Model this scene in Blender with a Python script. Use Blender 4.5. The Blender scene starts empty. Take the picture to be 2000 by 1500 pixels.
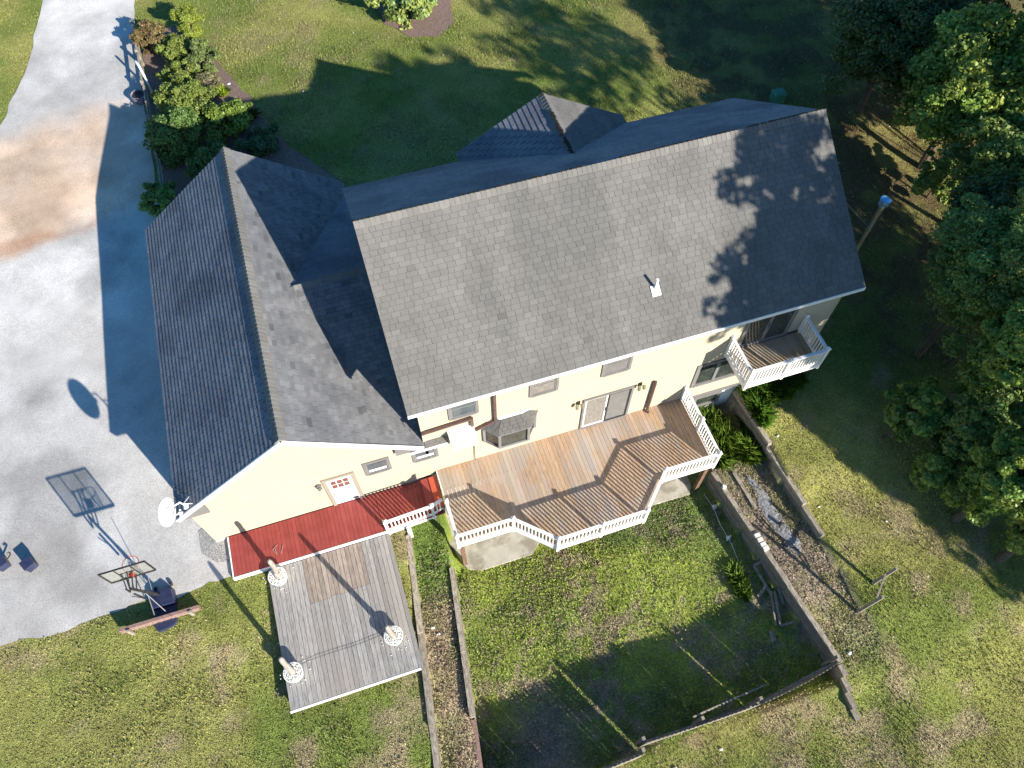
import bpy, math, random
import numpy as np
from mathutils import Vector, Matrix
random.seed(7); rng = np.random.default_rng(7)
SC = bpy.context.scene
# ------------------------------------------------------------------ camera
CAM = np.array([-0.779, -11.047, 24.312]); HD, TL, RL = -0.3110, 0.5290, -0.0040
def rz(a): return Matrix.Rotation(a, 3, 'Z')
Rm = rz(HD) @ Matrix.Rotation(TL, 3, 'X') @ rz(RL)
cd = bpy.data.cameras.new('camera'); cam = bpy.data.objects.new('camera', cd); SC.collection.objects.link(cam)
cam.matrix_world = Matrix.Translation(Vector(CAM)) @ Rm.to_4x4()
cd.sensor_width = 36; cd.lens = 36*1487.7/2000; cd.clip_end = 2000; cd.clip_start = .1
SC.camera = cam
# ------------------------------------------------------------------ light
SUN = Vector((-1.056, 2.061, -1.0)).normalized()
W = bpy.data.worlds.new('World'); SC.world = W; W.use_nodes = True
nt = W.node_tree; sky = nt.nodes.new('ShaderNodeTexSky'); sky.sky_type = 'NISHITA'; sky.sun_disc = False
sky.sun_elevation = math.radians(23.4); sky.sun_rotation = math.atan2(1.056, -2.061)
sky.air_density = 1.0; sky.dust_density = .3; sky.ozone_density = 3.0
hs_ = nt.nodes.new('ShaderNodeHueSaturation'); hs_.inputs['Saturation'].default_value = 1.3; nt.links.new(sky.outputs[0], hs_.inputs['Color'])
nt.links.new(hs_.outputs[0], nt.nodes['Background'].inputs[0]); nt.nodes['Background'].inputs[1].default_value = .092
sl = bpy.data.lights.new('sun', 'SUN'); sl.energy = 5.0; sl.angle = math.radians(.55); sl.color = (1, .935, .83)
so = bpy.data.objects.new('sun', sl); SC.collection.objects.link(so)
so.rotation_euler = SUN.to_track_quat('-Z', 'Y').to_euler()
SC.view_settings.view_transform = 'Standard'; SC.view_settings.look = 'None'
SC.view_settings.exposure = 1.12; SC.view_settings.gamma = 1
SC.cycles.max_bounces = 6
# ------------------------------------------------------------------ materials
def mat(name, c1, c2=None, scale=3.0, rough=.8, bump=0.0, bscale=30.0, attr=False, spec=.3, metal=0.0,
        detail=6, stretch=None, trans=0.0, bdist=.02, c3=None, s3=.5, pos=(.35, .65), st3=None):
    m = bpy.data.materials.new(name); m.use_nodes = True; n = m.node_tree.nodes; L = m.node_tree.links
    b = n['Principled BSDF']; b.inputs['Roughness'].default_value = rough; b.inputs['Metallic'].default_value = metal
    b.inputs['Specular IOR Level'].default_value = spec
    tc = n.new('ShaderNodeTexCoord'); co = tc.outputs['Object']
    if stretch:
        mp = n.new('ShaderNodeMapping'); mp.inputs['Scale'].default_value = stretch; L.new(co, mp.inputs[0]); co = mp.outputs[0]
    c2 = c2 or c1
    nz = n.new('ShaderNodeTexNoise'); nz.inputs['Scale'].default_value = scale; nz.inputs['Detail'].default_value = detail
    nz.inputs['Roughness'].default_value = .65
    L.new(co, nz.inputs['Vector'])
    cr = n.new('ShaderNodeValToRGB'); L.new(nz.outputs['Fac'], cr.inputs[0])
    cr.color_ramp.elements[0].position = pos[0]; cr.color_ramp.elements[1].position = pos[1]
    cr.color_ramp.elements[0].color = (*c1, 1); cr.color_ramp.elements[1].color = (*c2, 1)
    col = cr.outputs[0]
    if c3:
        n3 = n.new('ShaderNodeTexNoise'); n3.inputs['Scale'].default_value = s3; n3.inputs['Detail'].default_value = 8
        if st3: mp3 = n.new('ShaderNodeMapping'); mp3.inputs['Scale'].default_value = st3; L.new(tc.outputs['Object'], mp3.inputs[0]); L.new(mp3.outputs[0], n3.inputs['Vector'])
        else: L.new(tc.outputs['Object'], n3.inputs['Vector'])
        r3 = n.new('ShaderNodeValToRGB'); r3.color_ramp.elements[0].position = .48; r3.color_ramp.elements[1].position = .62
        L.new(n3.outputs['Fac'], r3.inputs[0])
        mx = n.new('ShaderNodeMix'); mx.data_type = 'RGBA'; L.new(r3.outputs[0], mx.inputs[0]); L.new(col, mx.inputs[6])
        mx.inputs[7].default_value = (*c3, 1); col = mx.outputs[2]
    if attr:
        at = n.new('ShaderNodeAttribute'); at.attribute_name = 'Col'
        mu = n.new('ShaderNodeMix'); mu.data_type = 'RGBA'; mu.blend_type = 'MULTIPLY'; mu.inputs[0].default_value = 1
        L.new(col, mu.inputs[6]); L.new(at.outputs['Color'], mu.inputs[7]); col = mu.outputs[2]
    L.new(col, b.inputs['Base Color'])
    if bump > 0:
        bn = n.new('ShaderNodeTexNoise'); bn.inputs['Scale'].default_value = bscale; bn.inputs['Detail'].default_value = 4
        L.new(co, bn.inputs['Vector']); bp = n.new('ShaderNodeBump'); bp.inputs['Strength'].default_value = bump
        bp.inputs['Distance'].default_value = bdist
        L.new(bn.outputs['Fac'], bp.inputs['Height']); L.new(bp.outputs[0], b.inputs['Normal'])
    if trans > 0:
        tr = n.new('ShaderNodeBsdfTranslucent'); L.new(col, tr.inputs[0]); ms = n.new('ShaderNodeMixShader')
        ms.inputs[0].default_value = trans; L.new(b.outputs[0], ms.inputs[1]); L.new(tr.outputs[0], ms.inputs[2])
        L.new(ms.outputs[0], n['Material Output'].inputs[0])
    return m
def siding_mat(name, c1, c2):
    m = mat(name, c1, c2, scale=1.2, rough=.55); n = m.node_tree.nodes; L = m.node_tree.links
    tc = n.new('ShaderNodeTexCoord'); sx = n.new('ShaderNodeSeparateXYZ'); L.new(tc.outputs['Object'], sx.inputs[0])
    d = n.new('ShaderNodeMath'); d.operation = 'MULTIPLY'; d.inputs[1].default_value = 8.7; L.new(sx.outputs[2], d.inputs[0])
    f = n.new('ShaderNodeMath'); f.operation = 'FRACT'; L.new(d.outputs[0], f.inputs[0])
    iv = n.new('ShaderNodeMath'); iv.operation = 'SUBTRACT'; iv.inputs[0].default_value = 1; L.new(f.outputs[0], iv.inputs[1])
    bp = n.new('ShaderNodeBump'); bp.inputs['Distance'].default_value = .035; bp.inputs['Strength'].default_value = 1.0
    cr2 = n.new('ShaderNodeValToRGB'); cr2.color_ramp.elements[0].position = .0; cr2.color_ramp.elements[0].color = (.80, .80, .80, 1); cr2.color_ramp.elements[1].position = .12; cr2.color_ramp.elements[1].color = (1, 1, 1, 1); L.new(f.outputs[0], cr2.inputs[0])
    b0 = n['Principled BSDF'].inputs['Base Color']; s0 = b0.links[0].from_socket; mm = n.new('ShaderNodeMix'); mm.data_type = 'RGBA'; mm.blend_type = 'MULTIPLY'; mm.inputs[0].default_value = 1; L.new(s0, mm.inputs[6]); L.new(cr2.outputs[0], mm.inputs[7]); L.new(mm.outputs[2], b0)
    L.new(iv.outputs[0], bp.inputs['Height']); L.new(bp.outputs[0], n['Principled BSDF'].inputs['Normal']); return m
M = {}
M['siding'] = siding_mat('siding', (.43, .362, .255), (.45, .38, .27))
M['tan'] = mat('tan', (.27, .235, .19), rough=.6)  # cream door frame, darkened in colour for the shading of its recess
M['white'] = mat('white', (.80, .79, .77), (.74, .73, .70), scale=4, rough=.5)
M['shingle'] = mat('shingle', (.130, .124, .115), (.158, .152, .142), scale=.9, rough=.9, bump=.5, bscale=90, attr=True, bdist=.01, c3=(.120, .116, .109), s3=.8, st3=(1, .22, .22))
M['shingle_e'] = mat('shingle_e', (.145, .147, .152), (.19, .19, .195), scale=2.5, rough=.9, bump=.5, bscale=90, attr=True, bdist=.01, c3=(.13, .132, .14), s3=.9)
M['shingle_w'] = mat('shingle_w', (.15, .155, .175), (.20, .205, .225), scale=1.2, rough=.9, bump=.5, bscale=90, attr=True, bdist=.01, c3=(.12, .123, .145), s3=.5)
M['moss'] = mat('moss', (.02, .018, .015), (.06, .05, .04), scale=20, rough=1)
M['deck'] = mat('deck', (.32, .205, .128), (.51, .375, .262), scale=9, rough=.75, attr=True, stretch=(6, .35, 1), bump=.4, bscale=12, detail=8, c3=(.40, .33, .27), s3=.55)
M['red'] = mat('red', (.235, .042, .036), (.30, .06, .05), scale=2, rough=.6, attr=True)
M['redb'] = mat('redb', (.45, .09, .045), (.45, .09, .045), rough=.6)
M['greyw'] = mat('greyw', (.20, .19, .18), (.42, .405, .385), scale=7, rough=.9, attr=True, stretch=(7, .5, 1), bump=.4, bscale=10, detail=8, c3=(.33, .30, .27), s3=.28)
M['timber'] = mat('timber', (.16, .13, .10), (.38, .34, .28), scale=5, rough=.95, stretch=(3, 1, 6), bump=.6, bscale=14, detail=8, attr=True)
M['oldred'] = mat('oldred', (.14, .06, .05), (.36, .26, .22), scale=9, rough=.9, stretch=(1.5, 5, 3), bump=.4)
M['rust'] = mat('rust', (.085, .05, .045), (.12, .072, .062), scale=5, rough=.5)
M['brownpost'] = mat('brownpost', (.10, .055, .035), (.2, .12, .08), scale=8, rough=.9)
M['frame'] = mat('frame', (.15, .145, .145), (.18, .172, .17), rough=.5)
M['glass'] = mat('glass', (.05, .065, .075), (.11, .13, .14), scale=1.4, rough=.05, spec=1.0)
M['glassd'] = mat('glassd', (.02, .025, .025), (.05, .06, .05), scale=2.2, rough=.04, spec=1.0)
M['glassd2'] = M['glassd']
M['curtain'] = mat('curtain', (.13, .12, .105), (.25, .23, .205), scale=4, rough=.25, stretch=(7, 1, 1), spec=.8)
M['screen'] = mat('screen', (.13, .125, .12), (.16, .155, .15), rough=.5, spec=.6)
M['dark'] = mat('dark', (.015, .015, .018), (.03, .03, .03), rough=.6)
M['navy'] = mat('navy', (.02, .025, .06), (.035, .04, .085), scale=6, rough=.35, spec=.5)
M['steel'] = mat('steel', (.35, .52, .68), (.48, .64, .8), rough=.28, metal=.9)  # blue of the reflected sky is put into the metal colour
M['brass'] = mat('brass', (.30, .29, .22), (.42, .40, .30), rough=.35, metal=.7)
M['hoop'] = mat('hoop', (.75, .06, .03), rough=.4)
M['black'] = mat('black', (.02, .02, .02), (.035, .035, .035), rough=.4)
M['acry'] = mat('acry', (.26, .26, .22), (.32, .32, .27), rough=.12, spec=.8)
_n = M['acry'].node_tree; _t = _n.nodes.new('ShaderNodeBsdfTransparent'); _m = _n.nodes.new('ShaderNodeMixShader'); _m.inputs[0].default_value = .72
_n.links.new(_n.nodes['Principled BSDF'].outputs[0], _m.inputs[1]); _n.links.new(_t.outputs[0], _m.inputs[2]); _n.links.new(_m.outputs[0], _n.nodes['Material Output'].inputs[0])
M['concrete'] = mat('concrete', (.40, .37, .30), (.52, .49, .41), scale=2.5, rough=.95, bump=.4, bscale=30, c3=(.30, .27, .21), s3=2.2)
M['pebble'] = mat('pebble', (.62, .60, .55), (.85, .84, .80), scale=25, rough=.8, attr=True)
M['log'] = mat('log', (.23, .19, .165), (.40, .36, .33), scale=6, rough=.9, stretch=(4, 4, .7), bump=.5, bscale=12)
M['bark'] = mat('bark', (.07, .05, .035), (.14, .11, .08), scale=8, rough=1, bump=.8, bscale=14, stretch=(3, 3, .6))
M['stone'] = mat('stone', (.55, .54, .50), (.75, .74, .72), scale=8, rough=.9)
M['brick'] = mat('brick', (.6, .57, .5), (.72, .7, .64), scale=8, rough=.9)
M['mulch'] = mat('mulch', (.09, .055, .042), (.34, .24, .20), scale=24, rough=1, bump=1, bscale=45, detail=8, bdist=.04)
M['fabric'] = mat('fabric', (.15, .15, .16), (.30, .30, .30), scale=14, rough=.9, bump=1, bscale=9, bdist=.05)
M['teal'] = mat('teal', (.03, .15, .10), (.045, .19, .13), rough=.5)
M['gravel'] = mat('gravel', (.10, .095, .09), (.55, .53, .50), scale=38, rough=1, bump=1, bscale=50, detail=3)
M['leaf'] = mat('leaf', (1, 1, 1), (1, 1, 1), rough=.45, attr=True, spec=.35, trans=.3)
M['grass'] = mat('grass', (1, 1, 1), (1, 1, 1), rough=.7, attr=True, spec=.15, trans=.25)
# driveway: pale weathered paving with the peach dirt band
def drive_mat():
    m = mat('drive', (.50, .475, .44), (.78, .75, .71), scale=.55, rough=.95, bump=.55, bscale=70, detail=10, bdist=.012, pos=(.3, .7))
    n = m.node_tree.nodes; L = m.node_tree.links; b = n['Principled BSDF']; src = b.inputs['Base Color'].links[0].from_socket
    tc = n.new('ShaderNodeTexCoord')
    at = n.new('ShaderNodeAttribute'); at.attribute_name = 'Col'
    mx = n.new('ShaderNodeMix'); mx.data_type = 'RGBA'; mx.blend_type = 'MULTIPLY'; mx.inputs[0].default_value = 1
    L.new(src, mx.inputs[6]); L.new(at.outputs['Color'], mx.inputs[7])
    f = n.new('ShaderNodeTexNoise'); f.inputs['Scale'].default_value = 26; f.inputs['Detail'].default_value = 6; f.inputs['Roughness'].default_value = .8
    L.new(tc.outputs['Object'], f.inputs['Vector'])
    r = n.new('ShaderNodeValToRGB'); r.color_ramp.elements[0].position = .36; r.color_ramp.elements[1].position = .6
    r.color_ramp.elements[0].color = (.62, .61, .6, 1); r.color_ramp.elements[1].color = (1.08, 1.08, 1.08, 1); L.new(f.outputs['Fac'], r.inputs[0])
    m2 = n.new('ShaderNodeMix'); m2.data_type = 'RGBA'; m2.blend_type = 'MULTIPLY'; m2.inputs[0].default_value = 1
    L.new(mx.outputs[2], m2.inputs[6]); L.new(r.outputs[0], m2.inputs[7]); L.new(m2.outputs[2], b.inputs['Base Color']); return m
M['drive'] = drive_mat()
def ground_mat():
    m = mat('ground', (.62, .62, .62), (1.3, 1.3, 1.25), scale=14, rough=1, bump=1, bscale=28, attr=True, detail=10, bdist=.05, spec=.05); return m
M['ground'] = ground_mat()
# ------------------------------------------------------------------ helpers
COL = SC.collection
def link(name, me, m, parent=None):
    o = bpy.data.objects.new(name, me); COL.objects.link(o)
    if m: me.materials.append(m)
    if parent: o.parent = parent; o.matrix_parent_inverse = parent.matrix_basis.inverted()
    return o
def tag(o, label=None, cat=None, group=None, kind=None):
    for k, v in (('label', label), ('category', cat), ('group', group), ('kind', kind)):
        if v: o[k] = v
    return o
def thing(name, label, cat, loc=(0, 0, 0), group=None):
    o = bpy.data.objects.new(name, None); COL.objects.link(o); o.location = loc; o.empty_display_size = .2
    return tag(o, label, cat, group)
class MB:
    def __init__(s): s.v = []; s.f = []; s.c = []
    def add(s, vs, fs, c=(1, 1, 1)):
        n = len(s.v); s.v += [tuple(v) for v in vs]
        for f in fs: s.f.append([i+n for i in f]); s.c.append(c)
        return s
    def hull(s, lo, hi, c=(1, 1, 1)):   # prism between two equal-length loops
        n = len(lo); fs = [list(range(n))[::-1], [n+i for i in range(n)]]
        for i in range(n): j = (i+1) % n; fs.append([i, j, n+j, n+i])
        return s.add(list(lo)+list(hi), fs, c)
    def box(s, x0, x1, y0, y1, z0, z1, c=(1, 1, 1)):
        return s.hull([(x0, y0, z0), (x1, y0, z0), (x1, y1, z0), (x0, y1, z0)], [(x0, y0, z1), (x1, y0, z1), (x1, y1, z1), (x0, y1, z1)], c)
    def bar(s, a, b, w, h, c=(1, 1, 1), up=(0, 0, 1)):  # box along a->b, w sideways, h along up
        a = Vector(a); b = Vector(b); d = (b-a).normalized(); u = Vector(up)
        if abs(d.dot(u)) > .98: u = Vector((0, 1, 0))
        sd = d.cross(u).normalized(); u = sd.cross(d).normalized()
        q = [(-w/2, -h/2), (w/2, -h/2), (w/2, h/2), (-w/2, h/2)]
        return s.hull([a+sd*i+u*j for i, j in q], [b+sd*i+u*j for i, j in q], c)
    def tube(s, pts, rads, n=10, c=(1, 1, 1), caps=True):
        pts = [Vector(p) for p in pts]; base = len(s.v); rings = []
        if not hasattr(rads, '__len__'): rads = [rads]*len(pts)
        ref = Vector((0.13, .31, 1)).normalized()
        for i, p in enumerate(pts):
            d = (pts[min(i+1, len(pts)-1)]-pts[max(i-1, 0)]).normalized()
            r = ref if abs(d.dot(ref)) < .95 else Vector((1, 0, 0))
            a = d.cross(r).normalized(); b_ = d.cross(a)
            s.v += [tuple(p+(a*math.cos(2*math.pi*k/n)+b_*math.sin(2*math.pi*k/n))*rads[i]) for k in range(n)]
        for i in range(len(pts)-1):
            for k in range(n):
                j = (k+1) % n; s.f.append([base+i*n+k, base+i*n+j, base+(i+1)*n+j, base+(i+1)*n+k]); s.c.append(c)
        if caps:
            s.f.append([base+k for k in range(n)][::-1]); s.c.append(c)
            s.f.append([base+(len(pts)-1)*n+k for k in range(n)]); s.c.append(c)
        return s
    def lathe(s, cx, cy, prof, n=24, c=(1, 1, 1)):
        return s.tube([(cx, cy, z) for r, z in prof], [r for r, z in prof], n, c) if False else s._lathe(cx, cy, prof, n, c)
    def _lathe(s, cx, cy, prof, n, c):
        base = len(s.v)
        for r, z in prof:
            s.v += [(cx+r*math.cos(2*math.pi*k/n), cy+r*math.sin(2*math.pi*k/n), z) for k in range(n)]
        for i in range(len(prof)-1):
            for k in range(n):
                j = (k+1) % n; s.f.append([base+i*n+k, base+i*n+j, base+(i+1)*n+j, base+(i+1)*n+k]); s.c.append(c)
        s.f.append([base+k for k in range(n)][::-1]); s.c.append(c)
        s.f.append([base+(len(prof)-1)*n+k for k in range(n)]); s.c.append(c)
        return s
    def build(s, name, m, parent=None, smooth=False):
        me = bpy.data.meshes.new(name); me.from_pydata(s.v, [], s.f); me.update()
        ca = me.color_attributes.new('Col', 'FLOAT_COLOR', 'CORNER')
        arr = np.ones((len(me.loops), 4), np.float32); i = 0
        for f, c in zip(s.f, s.c): arr[i:i+len(f), :3] = c; i += len(f)
        ca.data.foreach_set('color', arr.ravel())
        if smooth: me.polygons.foreach_set('use_smooth', [True]*len(me.polygons))
        return link(name, me, m, parent)
def fastmesh(name, verts, nper, cols, m, parent=None):
    """verts (N*nper,3): N loose polygons of nper corners; cols (N,3)"""
    N = len(verts)//nper; me = bpy.data.meshes.new(name)
    me.vertices.add(N*nper); me.vertices.foreach_set('co', verts.astype(np.float32).ravel())
    me.loops.add(N*nper); me.loops.foreach_set('vertex_index', np.arange(N*nper, dtype=np.int32))
    me.polygons.add(N); me.polygons.foreach_set('loop_start', np.arange(0, N*nper, nper, dtype=np.int32))
    me.polygons.foreach_set('loop_total', np.full(N, nper, np.int32)); me.update(calc_edges=True)
    ca = me.color_attributes.new('Col', 'FLOAT_COLOR', 'CORNER')
    a = np.ones((N*nper, 4), np.float32); a[:, :3] = np.repeat(cols, nper, axis=0); ca.data.foreach_set('color', a.ravel())
    return link(name, me, m, parent)
_lat = rng.random((256, 256))
def vnoise(x, y, s, off=0):
    x = np.asarray(x)/s+off*17.3+100; y = np.asarray(y)/s+off*9.1+100; xi = np.floor(x).astype(int); yi = np.floor(y).astype(int)
    fx = x-xi; fy = y-yi; fx = fx*fx*(3-2*fx); fy = fy*fy*(3-2*fy); g = lambda a, b: _lat[a % 256, b % 256]
    return (g(xi, yi)*(1-fx)+g(xi+1, yi)*fx)*(1-fy)+(g(xi, yi+1)*(1-fx)+g(xi+1, yi+1)*fx)*fy
def fbm(x, y, s, off=0):
    return (vnoise(x, y, s, off)+.5*vnoise(x, y, s/2.1, off+1)+.25*vnoise(x, y, s/4.3, off+2)+.125*vnoise(x, y, s/9, off+3))/1.875
def sm(a, b, x): t = np.clip((x-a)/(b-a), 0, 1); return t*t*(3-2*t)
# ------------------------------------------------------------------ terrain
CP = np.array([(-15, 5, -.5), (-10, 5, -.5), (-8, -1, -.5), (-8, 8, -.5), (-8, 15, -.45), (-10, 28, -.2), (-14, 33, -.1), (-20, 20, -.5), (-20, 0, -.6), (0, 15, .3), (-4, 13, 0), (5, 20, .5),
 (12, 20, .4), (5, 30, .7), (20, 15, 0), (15, 5, -.3), (17, 0, -.6), (12, -.6, -.55), (11.8, 1, -.5), (12.1, -2.7, -.85), (12.5, -6.2, -1.35), (13, -8, -1.4), (16, -8, -1.3), (20, -6, -1.2), (28, 5, -.8), (30, 20, 0),
 (11.2, -10, -2.0), (10.7, -11.3, -2.5), (14, -14, -2.4), (20, -14, -2.0), (6, -11.5, -2.6), (3, -11.5, -2.5), (0, -12, -2.0), (-3, -8, -.95), (-3, -2, -.75), (-6, -8, -.85), (-10, -6, -.75), (-14, -8, -.9), (-7, -12, -1.3),
 (-2.6, -10, -1.2), (40, 40, 0), (-40, 40, 0), (40, -40, -4), (-40, -40, -3), (0, -30, -3.5), (5, 5, -.3), (0, 50, 1)], float)
def outer(x, y):
    x = np.asarray(x, float); y = np.asarray(y, float)
    d = (x[..., None]-CP[:, 0])**2+(y[..., None]-CP[:, 1])**2+.6; w = d**-2.0
    return (w*CP[:, 2]).sum(-1)/w.sum(-1)
L1 = lambda y: -1.30+.131*(y+0)*1.0-.0      # x of left timber edge as function of y
def L1x(y): return -1.50+(y+1.61)*.131
def L2x(y): return -.42+(y+3.18)*.140
def W1x(y): return 9.72-(y+2.45)*.140
def W2x(y): return 11.62-(y+.15)*.095
def W1b(y): return 9.72-(y+2.45)*.140
def hgt(x, y):
    x = np.asarray(x, float); y = np.asarray(y, float); h = outer(x, y)
    lower = (x > L2x(y)) & (x < W1b(y)) & (y > -10.25) & (y < 3)
    leftt = (x > L1x(y)) & (x <= L2x(y)) & (y < 3) & (y > -14)
    hl = -1.15-.35*sm(0, 10, -y); h = np.where(leftt, np.minimum(h, hl), h)
    mid = (x >= W1b(y)) & (x < W2x(y)) & (y < 3)
    hm = -1.62+.1*(fbm(x, y, 2, 5)-.5); k = sm(5.6, 7.2, -y)
    h = np.where(mid, (1-k)*hm+k*np.minimum(h, -1.62-.10*np.clip(-y-7, 0, 10)), h)
    h = np.where(lower, -2.6+.06*(fbm(x, y, 1.5, 4)-.5), h)
    return h
def hz(x, y): return float(hgt(np.array([x]), np.array([y]))[0])
GREEN = np.array([.165, .205, .048]); YEL = np.array([.28, .272, .085]); TAN = np.array([.33, .27, .155]); DK = np.array([.085, .13, .035]); BR = np.array([.235, .18, .125]); GREY = np.array([.26, .225, .19])
def gcol(x, y):
    x = np.asarray(x, float); y = np.asarray(y, float); z = lambda a: a[..., None]
    a = fbm(x, y, 3.2, 0); b = fbm(x, y, .9, 3); d = fbm(x, y, 7, 6); e = fbm(x, y, .35, 9)
    c = GREEN*(1-z(sm(.3, .7, a)))+YEL*z(sm(.3, .7, a))
    st = (np.sin((x*.55+y*.83)*3.2)*.5+.5)*sm(5, 9, y)
    c = c*(1+.10*z(st))
    south = sm(2, -3, y)
    t = sm(.50, .68, .5*b+.35*d+.15*e)*(.35+.6*south); c = c*(1-z(t))+TAN*z(t)
    n = sm(.55, .72, .6*d+.4*b)*(1-south)*.45; c = c*(1-z(n))+np.array([.24, .22, .09])*z(n)
    # walled yards: weeds, brown and grey patches
    L = ((x > L2x(y)) & (x < W1b(y)) & (y > -10.25) & (y < 3)).astype(float)
    cw = DK*1.3*(1-z(sm(.35, .6, a)))+np.array([.19, .25, .05])*z(sm(.35, .6, a))
    q = sm(.50, .72, .45*fbm(x, y, 1.6, 12)+.55*e)*.75; cw = cw*(1-z(q))+(BR*.5+GREY*.45)*z(q)
    cr = np.exp(-(((x-1.0)/.9)**2+((y+9.4)/1.5)**2)); cw = cw*(1-z(.8*cr))+GREY*1.1*z(.8*cr)
    cw = cw*np.array([1.45, 1.32, 1.35]); c = c*(1-z(L))+cw*z(L)
    T = ((x > L1x(y)) & (x <= L2x(y)) & (y < 3)).astype(float); tb = sm(-3.3, -4.6, y)
    gw = z(sm(.45, .65, fbm(x, y, .8, 90)))*.5; ct = np.array([.16, .23, .05])*(1-z(tb))+((BR*.95+TAN*.4)*(.75+.6*z(e))*(1-gw)+GREEN*1.1*gw)*z(tb); c = c*(1-z(T))+ct*z(T)
    Mm = ((x >= W1b(y)) & (x < W2x(y)) & (y < 3)).astype(float)*(1-sm(-7, -11, y)); cm = (BR*.9+GREY*.4)*(.7+.7*z(b)); mg = z(sm(.38, .6, .5*a+.5*e)); cm = cm*(1-mg*.75)+(GREEN*.6+TAN*.35)*mg*.75
    c = c*(1-z(Mm))+cm*z(Mm)
    hf = fbm(x, y, .42, 81); c = c*(1+(.55*(hf-.5)+.3*(fbm(x, y, 1.1, 83)-.5))[..., None]*(.35+.65*south)[..., None])
    # leaf litter under the trees at the wood edge
    f = sm(15.5, 19, x+.35*(y-2)+2.5*(fbm(x, y, 2.2, 20)-.5)-.5*np.clip(y-5, 0, 50)*.6)
    f = f*.8*(.5+.5*sm(.4, .6, b)); c = c*(1-z(f))+np.array([.11, .075, .045])*z(f)
    return c
def sheet(name, xs, ys, zoff, m, cfun, mask=None):
    X, Y = np.meshgrid(xs, ys); Z = hgt(X, Y)+zoff; v = np.stack([X, Y, Z], -1).reshape(-1, 3)
    nx = len(xs); ny = len(ys); i, j = np.meshgrid(np.arange(nx-1), np.arange(ny-1)); b = (j*nx+i).ravel()
    q = np.stack([b, b+1, b+nx+1, b+nx], -1)
    if mask is not None:
        ctr = v[q].mean(1); q = q[mask(ctr[:, 0], ctr[:, 1])]
    me = bpy.data.meshes.new(name); me.vertices.add(len(v)); me.vertices.foreach_set('co', v.astype(np.float32).ravel())
    me.loops.add(q.size); me.loops.foreach_set('vertex_index', q.astype(np.int32).ravel())
    me.polygons.add(len(q)); me.polygons.foreach_set('loop_start', np.arange(0, q.size, 4, dtype=np.int32)); me.polygons.foreach_set('loop_total', np.full(len(q), 4, np.int32))
    me.update(calc_edges=True)
    ca = me.color_attributes.new('Col', 'FLOAT_COLOR', 'POINT'); a = np.ones((len(v), 4), np.float32); a[:, :3] = cfun(v[:, 0], v[:, 1]); ca.data.foreach_set('color', a.ravel())
    me.polygons.foreach_set('use_smooth', [True]*len(me.polygons))
    return tag(link(name, me, m), kind='structure')
def axis(a, b, s, far):
    r = list(np.arange(a, b, s)); lo = []; hi = []; d = s*2; p = a
    while p > -far: p -= d; d *= 1.35; lo.append(p)
    d = s*2; p = r[-1]
    while p < far: p += d; d *= 1.35; hi.append(p)
    return np.array(lo[::-1]+r+hi)
sheet('lawn', axis(-17, 32, .16, 700), axis(-16, 38, .16, 700), 0, M['ground'], gcol)
# driveway
def dleft(y): return np.interp(y, [-1.4, 15, 20, 22.9, 27, 33.3, 60], [-22, -19, -16.4, -15.0, -13.5, -12.5, -8.5])
def dright(y): return np.interp(y, [-1.4, -1.0, 13, 17, 28, 31.8, 60], [-7.35, -7.3, -7.9, -8.25, -8.25, -8.05, -4.0])
rows = []; ND = 60
ysd = np.concatenate([np.arange(-1.45, 40, .18), np.arange(40, 61, 2)])
vd = []
for yy in ysd:
    lo = dleft(yy)+.22*(vnoise(yy, 3.0, .8)-.5); hi = dright(yy)+.12*(vnoise(yy, 9.0, .6)-.5)
    for k in range(ND+1): vd.append((lo+(hi-lo)*k/ND, yy))
vd = np.array(vd)
edge = vd[:, 1] < -1.3; vd[edge, 1] += .12-.34*(vnoise(vd[edge, 0], 5.0, 1.3)-.5)-.2*(vnoise(vd[edge, 0], 7.0, .3)-.5)
def dcol(x, y):
    c = np.ones((len(x), 3)); n = fbm(x, y, 2.2, 30)
    top = 22.2+.28*(x+15)*.6+.9*(n-.5); bot = 15.6+.10*(x+15)+1.4*(fbm(x, y, 2.5, 33)-.5)
    k = sm(top+1.1, top-1.2, y)*sm(bot-.7, bot+.7, y)*(.72+.9*(n-.5)); k = np.clip(k*1.15, 0, 1)*(1-.3*sm(-10.5, -8.6, x))
    k2 = sm(bot-.5, bot+.2, y)*sm(bot+2.2, bot+.8, y)*sm(.4, .6, fbm(x, y, 1.8, 36))*.7
    pe = np.array([1.18, .90, .68]); pd = np.array([.92, .54, .34])
    c = c*(1-k[:, None])+pe*k[:, None]; c = c*(1-k2[:, None])+pd*k2[:, None]
    g = sm(13, 6, y)*.16+.24*sm(.45, .65, fbm(x, y, 3.3, 40))+.10*(fbm(x, y, .8, 44)-.5); c = c*(1-g[:, None])
    return c
v3 = np.column_stack([vd, outer(vd[:, 0], vd[:, 1])+.03]); nx = ND+1; ny = len(ysd)
i, j = np.meshgrid(np.arange(nx-1), np.arange(ny-1)); b = (j*nx+i).ravel(); q = np.stack([b, b+1, b+nx+1, b+nx], -1)
me = bpy.data.meshes.new('driveway'); me.from_pydata(v3.tolist(), [], q.tolist()); me.update()
ca = me.color_attributes.new('Col', 'FLOAT_COLOR', 'POINT'); a = np.ones((len(v3), 4), np.float32); a[:, :3] = dcol(v3[:, 0], v3[:, 1]); ca.data.foreach_set('color', a.ravel())
tag(link('driveway', me, M['drive']), kind='structure')
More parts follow.
